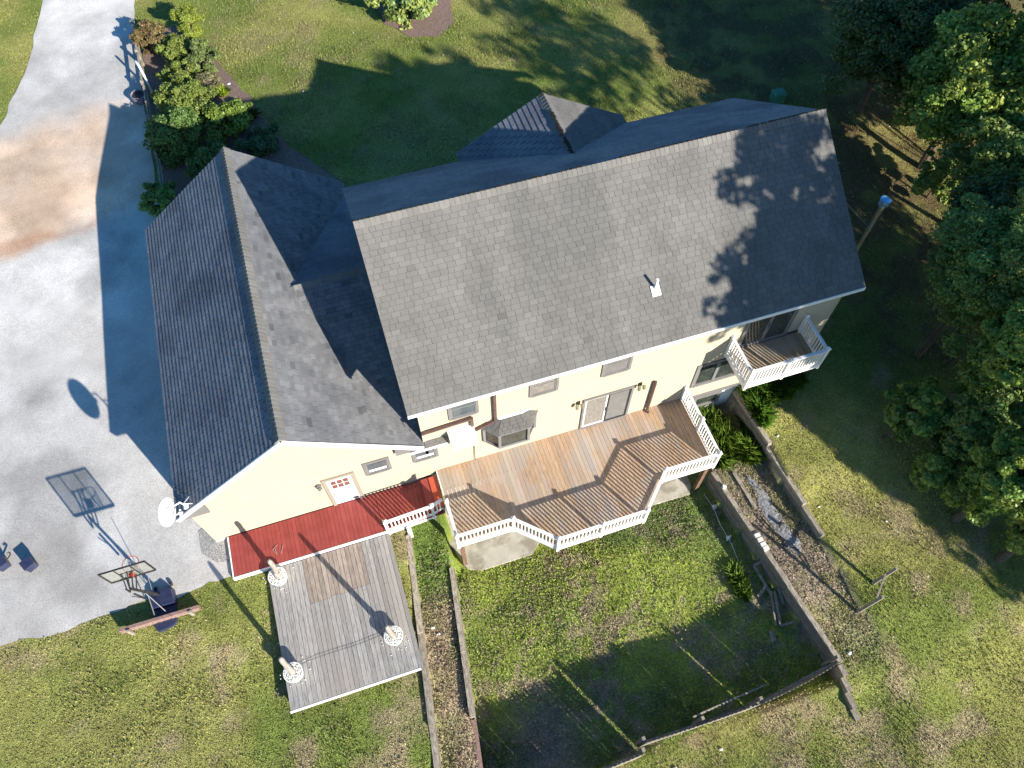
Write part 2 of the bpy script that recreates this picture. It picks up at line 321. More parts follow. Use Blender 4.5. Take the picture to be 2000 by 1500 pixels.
def polysheet(name, pts, m, zoff, kind='structure', step=.2, wob=.15):
    pts = np.array(pts, float); cx, cy = pts.mean(0); out = []
    for i in range(len(pts)):
        a = pts[i]; b_ = pts[(i+1) % len(pts)]; n = max(1, int(np.hypot(*(b_-a))/step))
        for k in range(n): out.append(a+(b_-a)*k/n)
    out = np.array(out); out += wob*(np.stack([vnoise(out[:, 0]*1.3, out[:, 1]*1.3, .7, 2), vnoise(out[:, 0], out[:, 1], .6, 8)], -1)-.5)
    rings = [1, .93, .8, .6, .35, .12]; vs = []
    for r in rings:
        for p in out: vs.append((cx+(p[0]-cx)*r, cy+(p[1]-cy)*r))
    vs = np.array(vs); zz = hgt(vs[:, 0], vs[:, 1])+zoff; n = len(out); fs = []
    for r in range(len(rings)-1):
        for k in range(n): fs.append((r*n+k, r*n+(k+1) % n, (r+1)*n+(k+1) % n, (r+1)*n+k))
    fs.append([(len(rings)-1)*n+k for k in range(n)])
    mb = MB(); mb.v = [tuple(t) for t in np.column_stack([vs, zz])]; mb.f = [list(f) for f in fs]; mb.c = [(1, 1, 1)]*len(fs)
    return tag(mb.build(name, m), kind=kind)
polysheet('mulch_bed', [(-8.0, 28.3), (-6.4, 28.2), (-4.9, 26.0), (-4.3, 23.8), (-3.4, 21.3), (-3.1, 19.8), (-2.2, 17.2), (-.6, 14.6), (-.5, 12.4), (-7.6, 12.3), (-7.9, 17)], M['mulch'], .035)
polysheet('mulch_bed', [(3.6, 26.5), (3.9, 24.0), (4.9, 22.6), (6.2, 22.2), (7.2, 23.0), (7.5, 25), (6.8, 27), (5, 28)], M['mulch'], .035)
polysheet('gravel_patch', [(-8.25, .55), (-7.7, .9), (-7.45, .2), (-7.35, -.85), (-7.75, -.75), (-8.2, -.3)], M['gravel'], .045, wob=.1)
pt = MB(); pt.hull([(-.3, 0, -2.9), (-.3, -1.6, -2.9), (.15, -2.9, -2.9), (.6, -3.1, -2.9), (2.5, -3.1, -2.9), (3.1, -2.6, -2.9), (7.0, -2.7, -2.9), (8.9, -2.75, -2.9), (9.1, -2.4, -2.9), (9.2, 0, -2.9)],
        [(-.3, 0, -2.53), (-.3, -1.6, -2.53), (.15, -2.9, -2.53), (.6, -3.1, -2.53), (2.5, -3.1, -2.53), (3.1, -2.6, -2.53), (7.0, -2.7, -2.53), (8.9, -2.75, -2.53), (9.1, -2.4, -2.53), (9.2, 0, -2.53)])
tag(pt.build('patio', M['concrete']), kind='structure')
# ------------------------------------------------------------------ house
H = thing('house', 'two storey cream house with grey shingle roofs and attached garage', 'house', (0, 0, 0))
EZ, RZ, YR, XL, XR = 5.023, 8.169, 4.266, -.507, 14.41
GX, GY1, GH, GW, GE, GY0 = -4.089, 12.046, 5.163, -8.0, 2.238, -.146
SM = (RZ-EZ)/(YR+.4); GS = (GH-GE)/(GX-GW)
def clip(poly, ed):
    for (ax, ay), (bx, by) in ed:   # keep left side
        out = []; n = len(poly)
        for i in range(n):
            p = poly[i]; q_ = poly[(i+1) % n]
            sp = (bx-ax)*(p[1]-ay)-(by-ay)*(p[0]-ax); sq = (bx-ax)*(q_[1]-ay)-(by-ay)*(q_[0]-ax)
            if sp >= 0: out.append(p)
            if (sp >= 0) != (sq >= 0):
                t = sp/(sp-sq); out.append((p[0]+(q_[0]-p[0])*t, p[1]+(q_[1]-p[1])*t))
        poly = out
        if len(poly) < 3: return []
    return poly
def roof_plane(name, poly3, m, e=.165, tw=.26, t=.011, par=None, gp=.005, reg=False, var=1.0):
    """poly3: eave-left, eave-right, ... counter clockwise seen from above; first edge is the eave"""
    P = [Vector(p) for p in poly3]; u = (P[1]-P[0]); u.normalize(); n = None
    n = (P[1]-P[0]).cross(P[-1]-P[0]).normalized(); v = n.cross(u).normalized(); o = P[0]
    uv = [((p-o).dot(u), (p-o).dot(v)) for p in P]; ed = [(uv[i], uv[(i+1) % len(uv)]) for i in range(len(uv))]
    umin = min(a[0] for a in uv); umax = max(a[0] for a in uv); vmax = max(a[1] for a in uv)
    mb = MB(); mb.hull([o+u*a+v*b_-n*(.13 if par is None else .02) for a, b_ in uv], [o+u*a+v*b_ for a, b_ in uv], (.35, .35, .38) if reg else (.6, .6, .62))  # slab coloured dark so the tab gaps read as shadow lines
    r = 0; vv = 0
    while vv < vmax:
        x = umin-(((r*.5) % 1)*tw+random.uniform(0, .03) if reg else random.random()*tw*1.5)
        while x < umax:
            w = tw*(1 if reg else random.choice([.7, .9, 1, 1, 1.1, 1.3])); pl = clip([(x+gp, vv), (x+w-gp, vv), (x+w-gp, vv+e*(1 if reg else .955)), (x+gp, vv+e*(1 if reg else .955))], ed)
            if len(pl) >= 3:
                tt = t*(random.uniform(.88, 1.1) if reg else random.choice([.6, .85, 1.1, 1.25])); g = 1+(random.choice([.93, .97, 1, 1, 1.03, 1.07])*random.uniform(.98, 1.02)-1)*var
                if var > 1 and random.random() < .05: g *= .72
                if random.random() < .003: g *= .85
                top = [o+u*a+v*b_+n*(.003+tt*(1-.85*(b_-vv)/e)) for a, b_ in pl]; bot = [o+u*a+v*b_-n*.01 for a, b_ in pl]
                mb.hull(bot, top, (g, g, g))
            x += w
        vv += e; r += 1
    return mb.build(name, m, par or H)
def caps(name, a, b_, nl, nr, w, m, parent, mossy=False, hk=.7):
    """ridge caps from a to b; nl, nr the down-slope directions each side"""
    a = Vector(a); b_ = Vector(b_); d = (b_-a); Ln = d.length; d.normalize(); nl = Vector(nl).normalized(); nr = Vector(nr).normalized()
    mb = MB(); s = 0; up = Vector((0, 0, 1))
    while s < Ln-.05:
        l = min(.24, Ln-s); p = a+d*s; q_ = a+d*(s+l); g = random.uniform(1.1, 1.35); h1 = .10*hk; h2 = .065*hk; g *= (1 if hk > .6 else .88); wl = w*random.uniform(.93, 1.05); wr = w*random.uniform(.93, 1.05)
        lo = [p+nl*wl+up*(h1-.02), p+up*h1*1.25, p+nr*wr+up*(h1-.02), p+nr*wr-up*.03, p+nl*wl-up*.03]
        hi = [q_+nl*wl+up*(h2-.02), q_+up*h2*1.25, q_+nr*wr+up*(h2-.02), q_+nr*wr-up*.03, q_+nl*wl-up*.03]
        mb.hull(lo, hi, (g, g, g)); s += .155
    o = mb.build(name, m, parent)
    if mossy:
        k = MB()
        for i in range(int(Ln/.018)):
            s = random.random()*Ln; p = a+d*s+nl*random.uniform(-.03, w*.35)+up*(.13*hk+.012); L_ = random.uniform(.02, .10)
            if vnoise(s, 1, .5) < .3: continue
            k.bar(p, p+nl*L_+d*random.uniform(-.03, .03)-up*L_*.05, random.uniform(.012, .035), .02)
        tag(k.build('moss', M['moss'], parent), kind='stuff')
    return o
R1 = roof_plane('roof', [(XL, -.4, EZ), (XR, -.4, EZ), (XR, YR, RZ), (XL, YR, RZ)], M['shingle'])
R2 = roof_plane('roof', [(XR, 2*YR+.4, EZ), (XL, 2*YR+.4, EZ), (XL, YR, RZ), (XR, YR, RZ)], M['shingle_w'])
sn = Vector((0, -1, -SM)); nn = Vector((0, 1, -SM))
caps('ridge_cap', (XL, YR, RZ+.01), (XR, YR, RZ+.01), nn, sn, .18, M['shingle'], R1, True, .55)
# garage roofs
gsw = Vector((-1, 0, -GS)); gse = Vector((1, 0, -GS)); GEX = -.33; GEZ = GH-GS*(GEX-GX)
R3 = roof_plane('roof', [(GW, GY1, GE), (GW, GY0, GE), (GX, GY0, GH), (GX, GY1, GH)], M['shingle_w'], e=.18, tw=.31, t=.028, gp=.012, reg=True)
R4 = roof_plane('roof', [(GEX, GY0, GEZ), (GEX, GY1, GEZ), (GX, GY1, GH), (GX, GY0, GH)], M['shingle_e'], e=.15, tw=.24, t=.016, gp=.007, var=1.7)
caps('ridge_cap', (GX, GY0, GH+.03), (GX, GY1, GH+.03), gsw, gse, .23, M['shingle'], R4)
# connector roof between garage and main block
CR = 4.35; CY = 5.8; cs = .345; ce = CR-cs*(CY+.17)
def gx_at(z): return GX+(GH-z)/GS
R5 = roof_plane('roof', [(gx_at(ce)-.05, -.17, ce), (.55, -.17, ce), (.55, -.0, ce+cs*.17), (-.19, 0.0, ce+cs*.17), (-.19, CY, CR), (gx_at(CR)-.05, CY, CR)], M['shingle_e'], e=.16, tw=.24, t=.016, gp=.007, var=1.5) if False else \
     roof_plane('roof', [(gx_at(ce), -.17, ce+.02), (-.19, -.17, ce+.02), (-.19, CY, CR+.02), (gx_at(CR), CY, CR+.02)], M['shingle_e'], e=.16, tw=.24, t=.016, gp=.007, var=1.5)
roof_plane('roof', [(-.19, 2*CY+.1, ce+.02), (gx_at(ce), 2*CY+.1, ce+.02), (gx_at(CR), CY, CR+.02), (-.19, CY, CR+.02)], M['shingle_w'], e=.15)
roof_plane('roof', [(-.19, -.2, ce+.01), (.57, -.2, ce+.01), (.44, .0, ce+.10), (-.19, .0, ce+.10)], M['shingle'], e=.1, tw=.2, t=.01)
caps('ridge_cap', (gx_at(CR)+.12, CY, CR+.035), (-.2, CY, CR+.04), (0, 1, -cs), (0, -1, -cs), .15, M['shingle'], R5, False, .3)
# cross gable on the north slope
DX = 6.93; DZ = 6.75; DYF = 9.40; dsl = .55; dw_ = 3.18; DE = DZ-dsl*dw_
def ny_at(z): return YR+(RZ-z)/SM
R6 = roof_plane('roof', [(DX-dw_, ny_at(DE)+.0, DE), (DX-dw_, ny_at(DE)-.02, DE), (DX, ny_at(DZ), DZ)][:0] or [(DX-dw_, DYF, DE), (DX-dw_, ny_at(DE), DE), (DX, ny_at(DZ), DZ), (DX, DYF, DZ)], M['shingle_w'], e=.2, tw=.32, t=.028, gp=.012, reg=True)
R7 = roof_plane('roof', [(DX+dw_, ny_at(DE), DE), (DX+dw_, DYF, DE), (DX, DYF, DZ), (DX, ny_at(DZ), DZ)], M['shingle'], e=.16)
caps('ridge_cap', (DX, ny_at(DZ)-.25, DZ+.02), (DX, DYF, DZ+.02), (-1, 0, -dsl), (1, 0, -dsl), .2, M['shingle'], R7, True, .45)
# fascia and soffits
def piece(nm, m, fn): q_ = MB(); fn(q_); return q_.build(nm, M[m], H)
piece('fascia', 'white', lambda q_: q_.box(XL, XR, -.43, -.405, EZ-.15, EZ+.0))
for xx in (XL+.03, XR-.03):
    piece('fascia', 'white', lambda q_: q_.bar((xx, -.38, EZ-.20), (xx, YR, RZ-.22), .03, .14)); piece('fascia', 'white', lambda q_: q_.bar((xx, 2*YR+.38, EZ-.20), (xx, YR, RZ-.22), .03, .14))
piece('soffit', 'white', lambda q_: q_.box(XL, XR, -.40, .0, EZ-.19, EZ-.155))
piece('fascia', 'white', lambda q_: q_.bar((GW, GY0-.02, GE-.07), (GX, GY0-.02, GH-.07), .05, .17)); piece('fascia', 'white', lambda q_: q_.bar((GX, GY0-.021, GH-.07), (GEX+.05, GY0-.021, GEZ-.07), .05, .17))
piece('fascia', 'white', lambda q_: q_.bar((GW+.1, GY1-.05, GE-.15), (GX, GY1-.05, GH-.24), .03, .12)); piece('fascia', 'white', lambda q_: q_.bar((GX, GY1-.051, GH-.24), (GEX-.1, GY1-.051, GEZ-.15), .03, .12))
piece('fascia', 'white', lambda q_: q_.box(-.75, .575, -.235, -.205, ce-.11, ce+.0))
piece('soffit', 'frame', lambda q_: q_.hull([(GW+.02, -.15, GE-.16), (-7.05, -.15, GE-.16), (-7.05, -.15, GE+.52)], [(GW+.02, -.10, GE-.16), (-7.05, -.10, GE-.16), (-7.05, -.10, GE+.52)]))
piece('soffit', 'frame', lambda q_: q_.hull([(-.35, -.15, GEZ-.12), (-1.15, -.15, GEZ+.45), (-1.15, -.15, GEZ-.12)], [(-.35, -.10, GEZ-.12), (-1.15, -.10, GEZ+.45), (-1.15, -.10, GEZ-.12)]))
# walls
w = MB(); x0, x1 = -.2, 14.18; yb = 2*YR
w.hull([(x0, 0, -.15), (x1, 0, -.15), (x1, yb, -.15), (x0, yb, -.15)], [(x0, 0, EZ-.15), (x1, 0, EZ-.15), (x1, yb, EZ-.15), (x0, yb, EZ-.15)])
for xx in (x0, x1-.02): w.hull([(xx, 0.01, EZ-.2), (xx, yb-.01, EZ-.2), (xx, YR, RZ-.18)], [(xx+.02, 0.01, EZ-.2), (xx+.02, yb-.01, EZ-.2), (xx+.02, YR, RZ-.18)])
gz0 = GE+GS*.32-.14; gz1 = GH-GS*(-.6-GX)-.14
w.hull([(-7.68, .002, -.45), (-.6, .002, -.45), (-.6, .002, gz1), (GX, .002, GH-.16), (-7.68, .002, gz0)], [(-7.68, 11.8, -.45), (-.6, 11.8, -.45), (-.6, 11.8, gz1), (GX, 11.8, GH-.16), (-7.68, 11.8, gz0)])
w.box(-.62, -.19, .001, 11, -.45, 2.2)
w.hull([(DX-dw_+.3, yb-.1, DE-.1), (DX+dw_-.3, yb-.1, DE-.1), (DX, yb-.1, DZ-.2)], [(DX-dw_+.3, yb+.55, DE-.1), (DX+dw_-.3, yb+.55, DE-.1), (DX, yb+.55, DZ-.2)])
w.box(DX-dw_+.3, DX+dw_-.3, yb, yb+.55, -.3, DE-.1)
w.build('wall', M['siding'], H)
fo = MB(); fo.box(-.19, 11.9, .03, yb-.03, -2.9, -.15); fo.box(11.9, 14.15, .03, yb-.03, -1.4, -.15); fo.box(-7.6, -.2, .03, 11.7, -2.9, -.45)
fo.box(-7.7, -7.28, -.03, .0, -.62, -.42)
fo.build('foundation_wall', M['white'], H)
tr = MB(); tr.box(-.2, 14.19, -.03, -.002, -.22, -.13); tr.box(9.3, 14.19, -.022, -.004, -.34, -.29); tr.build('trim_band', M['frame'], H)
for xx in (-.2, 14.1): piece('corner_board', 'siding', lambda q_: q_.box(xx-.015, xx+.075, -.012, -.001, -.1, EZ-.2))
piece('corner_board', 'siding', lambda q_: q_.box(-7.695, -7.6, -.012, .0, -.42, GE-.15))
def window(x0, x1, z0, z1, glass='glass', name='window', blind=False, mull=None, fw=.09, ff='frame', y=0, rail=True):
    f = MB(); d0, d1 = y-.045, y-.003
    f.box(x0, x0+fw, d0, d1, z0, z1); f.box(x1-fw, x1, d0, d1, z0, z1); f.box(x0+fw, x1-fw, d0, d1, z1-fw, z1); f.box(x0+fw, x1-fw, d0-.015, d1, z0, z0+fw)
    o = f.build(name, M[ff], H)
    p = MB(); p.box(x0+fw, x1-fw, y-.012, y-.002, z0+fw, z1-fw); p.build('pane', M[glass], o)
    s = MB(); i0 = x0+fw; i1 = x1-fw; a0 = z0+fw; a1 = z1-fw; t = .035
    s.box(i0, i0+t, y-.03, y-.012, a0, a1); s.box(i1-t, i1, y-.03, y-.012, a0, a1); s.box(i0+t, i1-t, y-.03, y-.012, a0, a0+t); s.box(i0+t, i1-t, y-.03, y-.012, a1-t, a1)
    if rail: s.box(i0+t, i1-t, y-.032, y-.013, (a0+a1)/2-.02, (a0+a1)/2+.02)
    if mull:
        for mm in mull: s.box(mm-.06, mm+.06, y-.05, y-.013, a0+t, a1-t)
    s.build('sash', M['frame' if ff == 'frame' else 'white'], o)
    if blind: q_ = MB(); q_.box(i0+.05, i1-.06, y-.028, y-.0125, a0+.10, a0+.22); q_.build('blind', M['white'], o)
    return o
for (a_, b_, gl) in ((.71, 1.68, 'glass'), (3.33, 4.30, 'curtain'), (5.75, 6.77, 'screen')):
    window(a_, b_, 3.35, 4.55, gl)
window(-2.27, -1.40, 1.2, 2.11, blind=True, rail=False); window(-.68, .19, 1.15, 2.0, blind=True, rail=False)
window(9.45, 12.1, .66, 2.15, 'glassd', mull=(10.3, 11.2), fw=.13, rail=False)
wb = window(9.9, 11.02, -1.17, -.42, 'glassd', rail=False, y=.03)
# sliding doors
def slider(x0, x1, z0, z1, g1, g2):
    f = MB(); fw = .08; f.box(x0, x0+fw, -.06, -.002, z0, z1); f.box(x1-fw, x1, -.06, -.002, z0, z1); f.box(x0+fw, x1-fw, -.06, -.002, z1-fw, z1); f.box(x0+fw, x1-fw, -.07, -.002, z0, z0+.07)
    o = f.build('sliding_door', M['frame'], H); xm = (x0+x1)/2
    for (a_, b_, g, d) in ((x0+fw, xm, g1, .0), (xm, x1-fw, g2, -.012)):
        p = MB(); p.box(a_+.06, b_-.06, -.02+d, -.01+d, z0+.14, z1-.14); p.build('pane', M[g], o)
        s = MB(); s.box(a_, a_+.06, -.035+d, -.01+d, z0+.07, z1-fw); s.box(b_-.06, b_, -.035+d, -.01+d, z0+.07, z1-fw); s.box(a_+.06, b_-.06, -.035+d, -.01+d, z0+.07, z0+.14); s.box(a_+.06, b_-.06, -.035+d, -.01+d, z1-.14, z1-fw)
        s.build('sash', M['frame' if 'glassd' in g else ('white' if g == g1 else 'dark')], o)
    h = MB(); h.box(xm-.03, xm-.01, -.07, -.05, z0+.9, z0+1.15); h.build('handle', M['black'], o)
slider(5.27, 7.10, .01, 2.1, 'curtain', 'screen')
slider(10.72, 12.58, 2.68, 4.75, 'glassd', 'glassd2')
# garage side door
d = MB(); d.box(-3.54, -2.72, -.03, -.004, -.30, 1.66); dr = d.build('door', M['white'], H)
f = MB(); f.box(-3.66, -3.54, -.06, -.002, -.33, 1.78); f.box(-2.72, -2.60, -.06, -.002, -.33, 1.78); f.box(-3.54, -2.72, -.06, -.002, 1.66, 1.78); f.build('door_frame', M['tan'], dr)
p = MB()
for i in range(3):
    for j in range(2): p.box(-3.42+i*.2, -3.42+i*.2+.165, -.04, -.029, .98+j*.29, .98+j*.29+.24)
p.build('door_window', mat('redglass', (.15, .06, .05), (.2, .085, .07), rough=.2, spec=.6), dr)
hd = MB(); hd.tube([(-3.46, -.03, .55), (-3.46, -.09, .55)], .03); hd.build('door_knob', M['brass'], dr)
k = MB(); k.box(-2.98, -2.78, -.045, -.0301, -.2, -.05); k.build('pet_flap', M['frame'], dr)
# bay window
bw = [(1.78, 0), (2.2, -.42), (3.2, -.42), (3.55, 0)]
b1 = MB(); b1.hull([(x, y, 1.12) for x, y in bw][::-1], [(x, y, 1.24) for x, y in bw][::-1]); b1.hull([(x, y, 2.12) for x, y in bw][::-1], [(x, y, 2.24) for x, y in bw][::-1])
for i in range(4): b1.bar((bw[i][0], bw[i][1]+(.0 if bw[i][1] else -.04), 1.24), (bw[i][0], bw[i][1]+(.0 if bw[i][1] else -.04), 2.12), .09, .09)
bay = b1.build('bay_window', M['frame'], H)
gp = MB(); bi = [(1.82, -.01), (2.23, -.39), (3.17, -.39), (3.51, -.01)]; gp.hull([(x, y, 1.24) for x, y in bi][::-1], [(x, y, 2.12) for x, y in bi][::-1]); gp.build('pane', M['glassd'], bay)
rf = MB(); ov = [(1.66, 0), (2.12, -.52), (3.28, -.52), (3.67, 0)]; tp = [(2.05, 0), (2.38, -.04), (3.02, -.04), (3.28, 0)]
rf.hull([(x, y, 2.24) for x, y in ov][::-1], [(x, y, 2.28) for x, y in ov][::-1]); rf.hull([(x, y, 2.28) for x, y in ov][::-1], [(x, y, 2.52) for x, y in tp][::-1], (.5, .5, .5)); rf.build('bay_roof', M['shingle_w'], bay)
for i in range(3): roof_plane('bay_roof', [(*ov[i], 2.285), (*ov[i+1], 2.285), (*tp[i+1], 2.525), (*tp[i], 2.525)], M['shingle'], e=.12, tw=.2, t=.014, par=bay, gp=.008)
fl = MB(); fl.hull([(1.9, -.002, 2.53), (2.3, -.07, 2.53), (3.1, -.07, 2.53), (3.4, -.002, 2.53)][::-1], [(1.9, -.002, 2.58), (2.3, -.03, 2.58), (3.1, -.03, 2.58), (3.4, -.002, 2.58)][::-1]); fl.build('flashing', M['white'], bay)
# gutters and downspouts
g = MB(); g.bar((2.18, -.10, EZ-.2), (2.18, -.08, 2.6), .09, .07); g.bar((2.18, -.08, 2.62), (1.5, -.08, 2.32), .09, .07); g.build('downspout', M['rust'], H)
g = MB(); g.bar((-.22, -.09, 3.10), (1.42, -.09, 3.20), .09, .08); g.bar((1.41, -.09, 3.24), (1.41, -.09, 2.7), .09, .07); g.build('downspout', M['rust'], H)
g = MB(); g.tube([(7.86, -.08, 2.05), (7.86, -.1, 1.98), (7.86, -.1, .12), (7.86, -.22, .05)], .055); g.build('downspout', M['rust'], H)
g = MB(); g.box(.62, 1.42, -.42, -.002, 1.95, 2.62); g.box(.59, 1.45, -.45, -.002, 2.62, 2.66); vb = g.build('vent_box', M['white'], H)
s_ = MB()
for q_ in range(5): s_.box(.68, 1.36, -.432, -.42, 2.02+q_*.11, 2.06+q_*.11)
s_.build('louver', M['frame'], vb)
g = MB(); g.tube([(1.42, -.05, 1.2), (1.40, -.05, .35), (1.40, -.06, .05)], .012, 6); g.build('cable', M['dark'], H)
def lamp(x, z):
    g = MB(); g.box(x-.06, x+.06, -.04, -.002, z-.1, z+.1); o = g.build('wall_lamp', M['dark'], H)
    for sx in (-1, 1):
        h = MB(); h.lathe(x+sx*.09, -.16, [(.03, z-.14), (.055, z-.1), (.065, z+.05), (.04, z+.1)], 12); h.bar((x, -.03, z), (x+sx*.09, -.16, z), .02, .02); h.build('lamp_shade', M['brass'], o)
lamp(5.09, 2.0); lamp(7.32, 2.06)
g = MB(); g.tube([(-3.8, -.002, 1.5), (-3.8, -.1, 1.5)], .09, 14); g.tube([(-3.8, -.1, 1.5), (-3.76, -.16, 1.44)], [.05, .08], 12); g.build('wall_lamp', M['frame'], H)
# vent pipe on the roof
vp = Vector((7.62, .92, EZ+SM*1.32)); g = MB()
g.hull([vp+Vector((a_, b_, SM*b_+.02)) for a_, b_ in ((-.14, -.13), (.14, -.13), (.14, .13), (-.14, .13))], [vp+Vector((a_, b_, SM*b_+.05)) for a_, b_ in ((-.14, -.13), (.14, -.13), (.14, .13), (-.14, .13))])
g.tube([vp+Vector((0, .05, 0)), vp+Vector((0, .05, .52))], .045, 14); g.build('vent_pipe', M['white'], H)
# metal flue
g = MB(); g.tube([(15.93, 1.785, -.2), (15.93, 1.785, 6.0)], .078, 18)
for zz in (1.2, 2.4, 3.6, 4.8): g.tube([(15.93, 1.785, zz), (15.93, 1.785, zz+.05)], .09, 18)
fl = g.build('flue_pipe', M['brass'], H)
g = MB(); g.lathe(15.93, 1.785, [(.10, 5.95), (.15, 6.0), (.15, 6.1), (.11, 6.12), (.11, 6.17), (.175, 6.19), (.175, 6.26), (.05, 6.31)], 22); g.build('flue_cap', M['steel'], fl)
g = MB(); g.bar((15.85, 1.80, 5.0), (14.4, 1.95, 6.5), .03, .03); g.build('brace', M['steel'], fl)
g = MB(); g.bar((15.85, 1.80, 3.85), (14.2, 1.9, 3.85), .03, .03); g.build('brace', M['steel'], fl)
# ------------------------------------------------------------------ railings
def post(mb, x, y, z0, z1, s=.10):
    mb.box(x-s/2, x+s/2, y-s/2, y+s/2, z0, z1)
    c0 = s/2+.02; mb.box(x-c0, x+c0, y-c0, y+c0, z1, z1+.02)
    mb.hull([(x-c0, y-c0, z1+.02), (x+c0, y-c0, z1+.02), (x+c0, y+c0, z1+.02), (x-c0, y+c0, z1+.02)], [(x-.015, y-.015, z1+.07), (x+.015, y-.015, z1+.07), (x+.015, y+.015, z1+.07), (x-.015, y+.015, z1+.07)])
def rail(p0, p1, z, h, parent, fascia=.24, gap=.125):
    a = Vector((*p0, 0)); b_ = Vector((*p1, 0)); mb = MB(); zz = Vector((0, 0, 1)); d = (b_-a); L_ = d.length; d.normalize(); a2 = a+d*.05; b2 = b_-d*.05
    mb.bar(a2+zz*(z+h-.03), b2+zz*(z+h-.03), .10, .05); mb.bar(a2+zz*(z+.1), b2+zz*(z+.1), .06, .06)
    n = max(1, round((L_-.1)/gap))
    for i in range(1, n):
        p = a2+d*((L_-.1)*i/n); mb.bar(p+zz*(z+.13), p+zz*(z+h-.055), .042, .042, up=tuple(d))
    o = mb.build('railing', M['white'], parent)
    if fascia:
        f = MB(); f.bar(a+zz*(z-fascia/2-.01), b_+zz*(z-fascia/2-.01), .035, fascia); f.build('rim_board', M['white'], parent)
    return o
# ------------------------------------------------------------------ wooden deck
DK_ = thing('wooden_deck', 'raised brown wooden deck with white balustrade and angled bay behind the house', 'deck', (4.6, -1.4, 0))
def front(x): return np.interp(x, [0, 1.9, 3.05, 6.15, 7.28, 9.25], [-2.78, -2.78, -3.88, -3.86, -2.74, -2.76])
mb = MB(); x = .02
while x < 9.22:
    xa = x; xb = min(x+.138, 9.24); fa_, fb_ = float(front(xa)), float(front(xb)); cuts = [0]
    if random.random() < .55: cuts.append(random.choice([-1.2, -1.9, -2.4, -1.55])+random.uniform(-.04, .04))
    for ci in range(len(cuts)):
        ya = cuts[ci]-.004; g_ = random.uniform(.86, 1.08); c = (g_*random.uniform(.98, 1.04), g_, g_*random.uniform(.93, 1.03))
        if random.random() < .07: c = (g_*.93, g_*1.0, g_*1.1)
        if ci+1 < len(cuts): y0a = y0b = cuts[ci+1]
        else: y0a, y0b = fa_, fb_
        mb.hull([(xa, y0a, -.04), (xb, y0b, -.04), (xb, ya, -.04), (xa, ya, -.04)], [(xa, y0a, 0), (xb, y0b, 0), (xb, ya, 0), (xa, ya, 0)], c)
    x += .1455
mb.build('floor_boards', M['deck'], DK_)
mb = MB()
for yy in (-.06, -.7, -1.4, -2.1, -2.66): mb.box(.05, 9.2, yy-.02, yy+.02, -.25, -.045)
for xx in (3.2, 4.6, 6.0): mb.box(xx-.02, xx+.02, -3.8, -2.7, -.25, -.045)
mb.build('joists', M['brownpost'], DK_)
pts = [(0, -1.55), (0, -2.8), (1.9, -2.8), (3.07, -3.9), (4.6, -3.89), (6.15, -3.88), (7.29, -2.75), (9.26, -2.77), (9.26, -1.4), (9.26, -.05)]
for i in range(len(pts)-1): rail(pts[i], pts[i+1], 0, .86, DK_)
rb = MB(); rb.bar((0, 0, -.12), (0, -1.6, -.12), .035, .24); rb.build('rim_board', M['white'], DK_)
for i, p_ in enumerate(pts):
    mb = MB(); post(mb, p_[0], p_[1], -.26, .90); mb.build('rail_post', M['white'], DK_)
for (xx, yy) in ((.12, -2.68), (9.14, -2.64), (3.1, -2.5), (6.1, -2.5), (4.6, -2.5)):
    mb = MB(); mb.box(xx-.07, xx+.07, yy-.07, yy+.07, -2.62, -.26); mb.build('support_post', M['brownpost'], DK_)
# balcony
bx0, bx1, by0, bz_ = 10.38, 13.10, -1.42, 2.65
mb = MB(); x = bx0+.04
while x < bx1-.1:
    g_ = random.uniform(.75, 1.05); mb.box(x, x+.136, by0+.03, -.07, bz_-.03, bz_, (g_*.85, g_*.9, g_*.85)); x += .142
bal = mb.build('balcony_floor', M['deck'], H)
def rr(p0, p1, hh=.86):
    o = rail(p0, p1, bz_, hh, H, fascia=0, gap=.115); f = MB(); f.bar((*p0, bz_-.12), (*p1, bz_-.12), .04, .22); f.build('rim_board', M['white'], o); return o
xm = (bx0+bx1)/2
rr((bx0, -.05), (bx0, by0)); rr((bx0, by0), (xm, by0)); rr((xm, by0), (bx1, by0)); rr((bx1, by0), (bx1, -.05))
for p_ in ((bx0, -.06), (bx0, by0), (xm, by0), (bx1, by0), (bx1, -.06)):
    mb = MB(); post(mb, p_[0], p_[1], bz_-.25, bz_+.9); mb.build('rail_post', M['white'], H)
for xx in (bx0+.5, bx1-.5): mb = MB(); mb.bar((xx, -.02, 1.7), (xx, by0+.1, bz_-.3), .09, .09); mb.build('bracket', M['white'], H)
mb = MB(); mb.box(bx0+.04, bx1-.04, -.07, -.02, bz_-.05, bz_+.06); mb.build('ledger_board', M['rust'], H)
# ------------------------------------------------------------------ red walkway
RW = thing('red_walkway', 'narrow red painted board walkway along the garage wall', 'walkway', (-3.6, -.75, -.35)); zr = -.33
mb = MB(); x = -7.25
while x < -.16:
    g_ = random.uniform(.9, 1.08); wd = .132; mb.box(x, x+wd, -1.47, -.04, zr-.035, zr, (g_, g_, g_)); x += .139 if random.random() > .07 else .147
mb.build('floor_boards', M['red'], RW)
mb = MB(); mb.box(-7.30, -7.26, -1.52, -.03, zr-.17, zr+.012); mb.box(-7.26, -2.12, -1.53, -1.475, zr-.17, zr+.012); mb.build('rim_board', M['white'], RW)
mb = MB(); mb.box(-7.1, -.1, -1.40, -1.35, zr-.2, zr-.04); mb.box(-7.1, -.1, -.2, -.15, zr-.2, zr-.04); mb.build('joists', M['brownpost'], RW)
mb = MB(); mb.box(-.62, -.05, -1.30, -.1, zr+.0, zr+.15); st = mb.build('step', M['red'], RW)
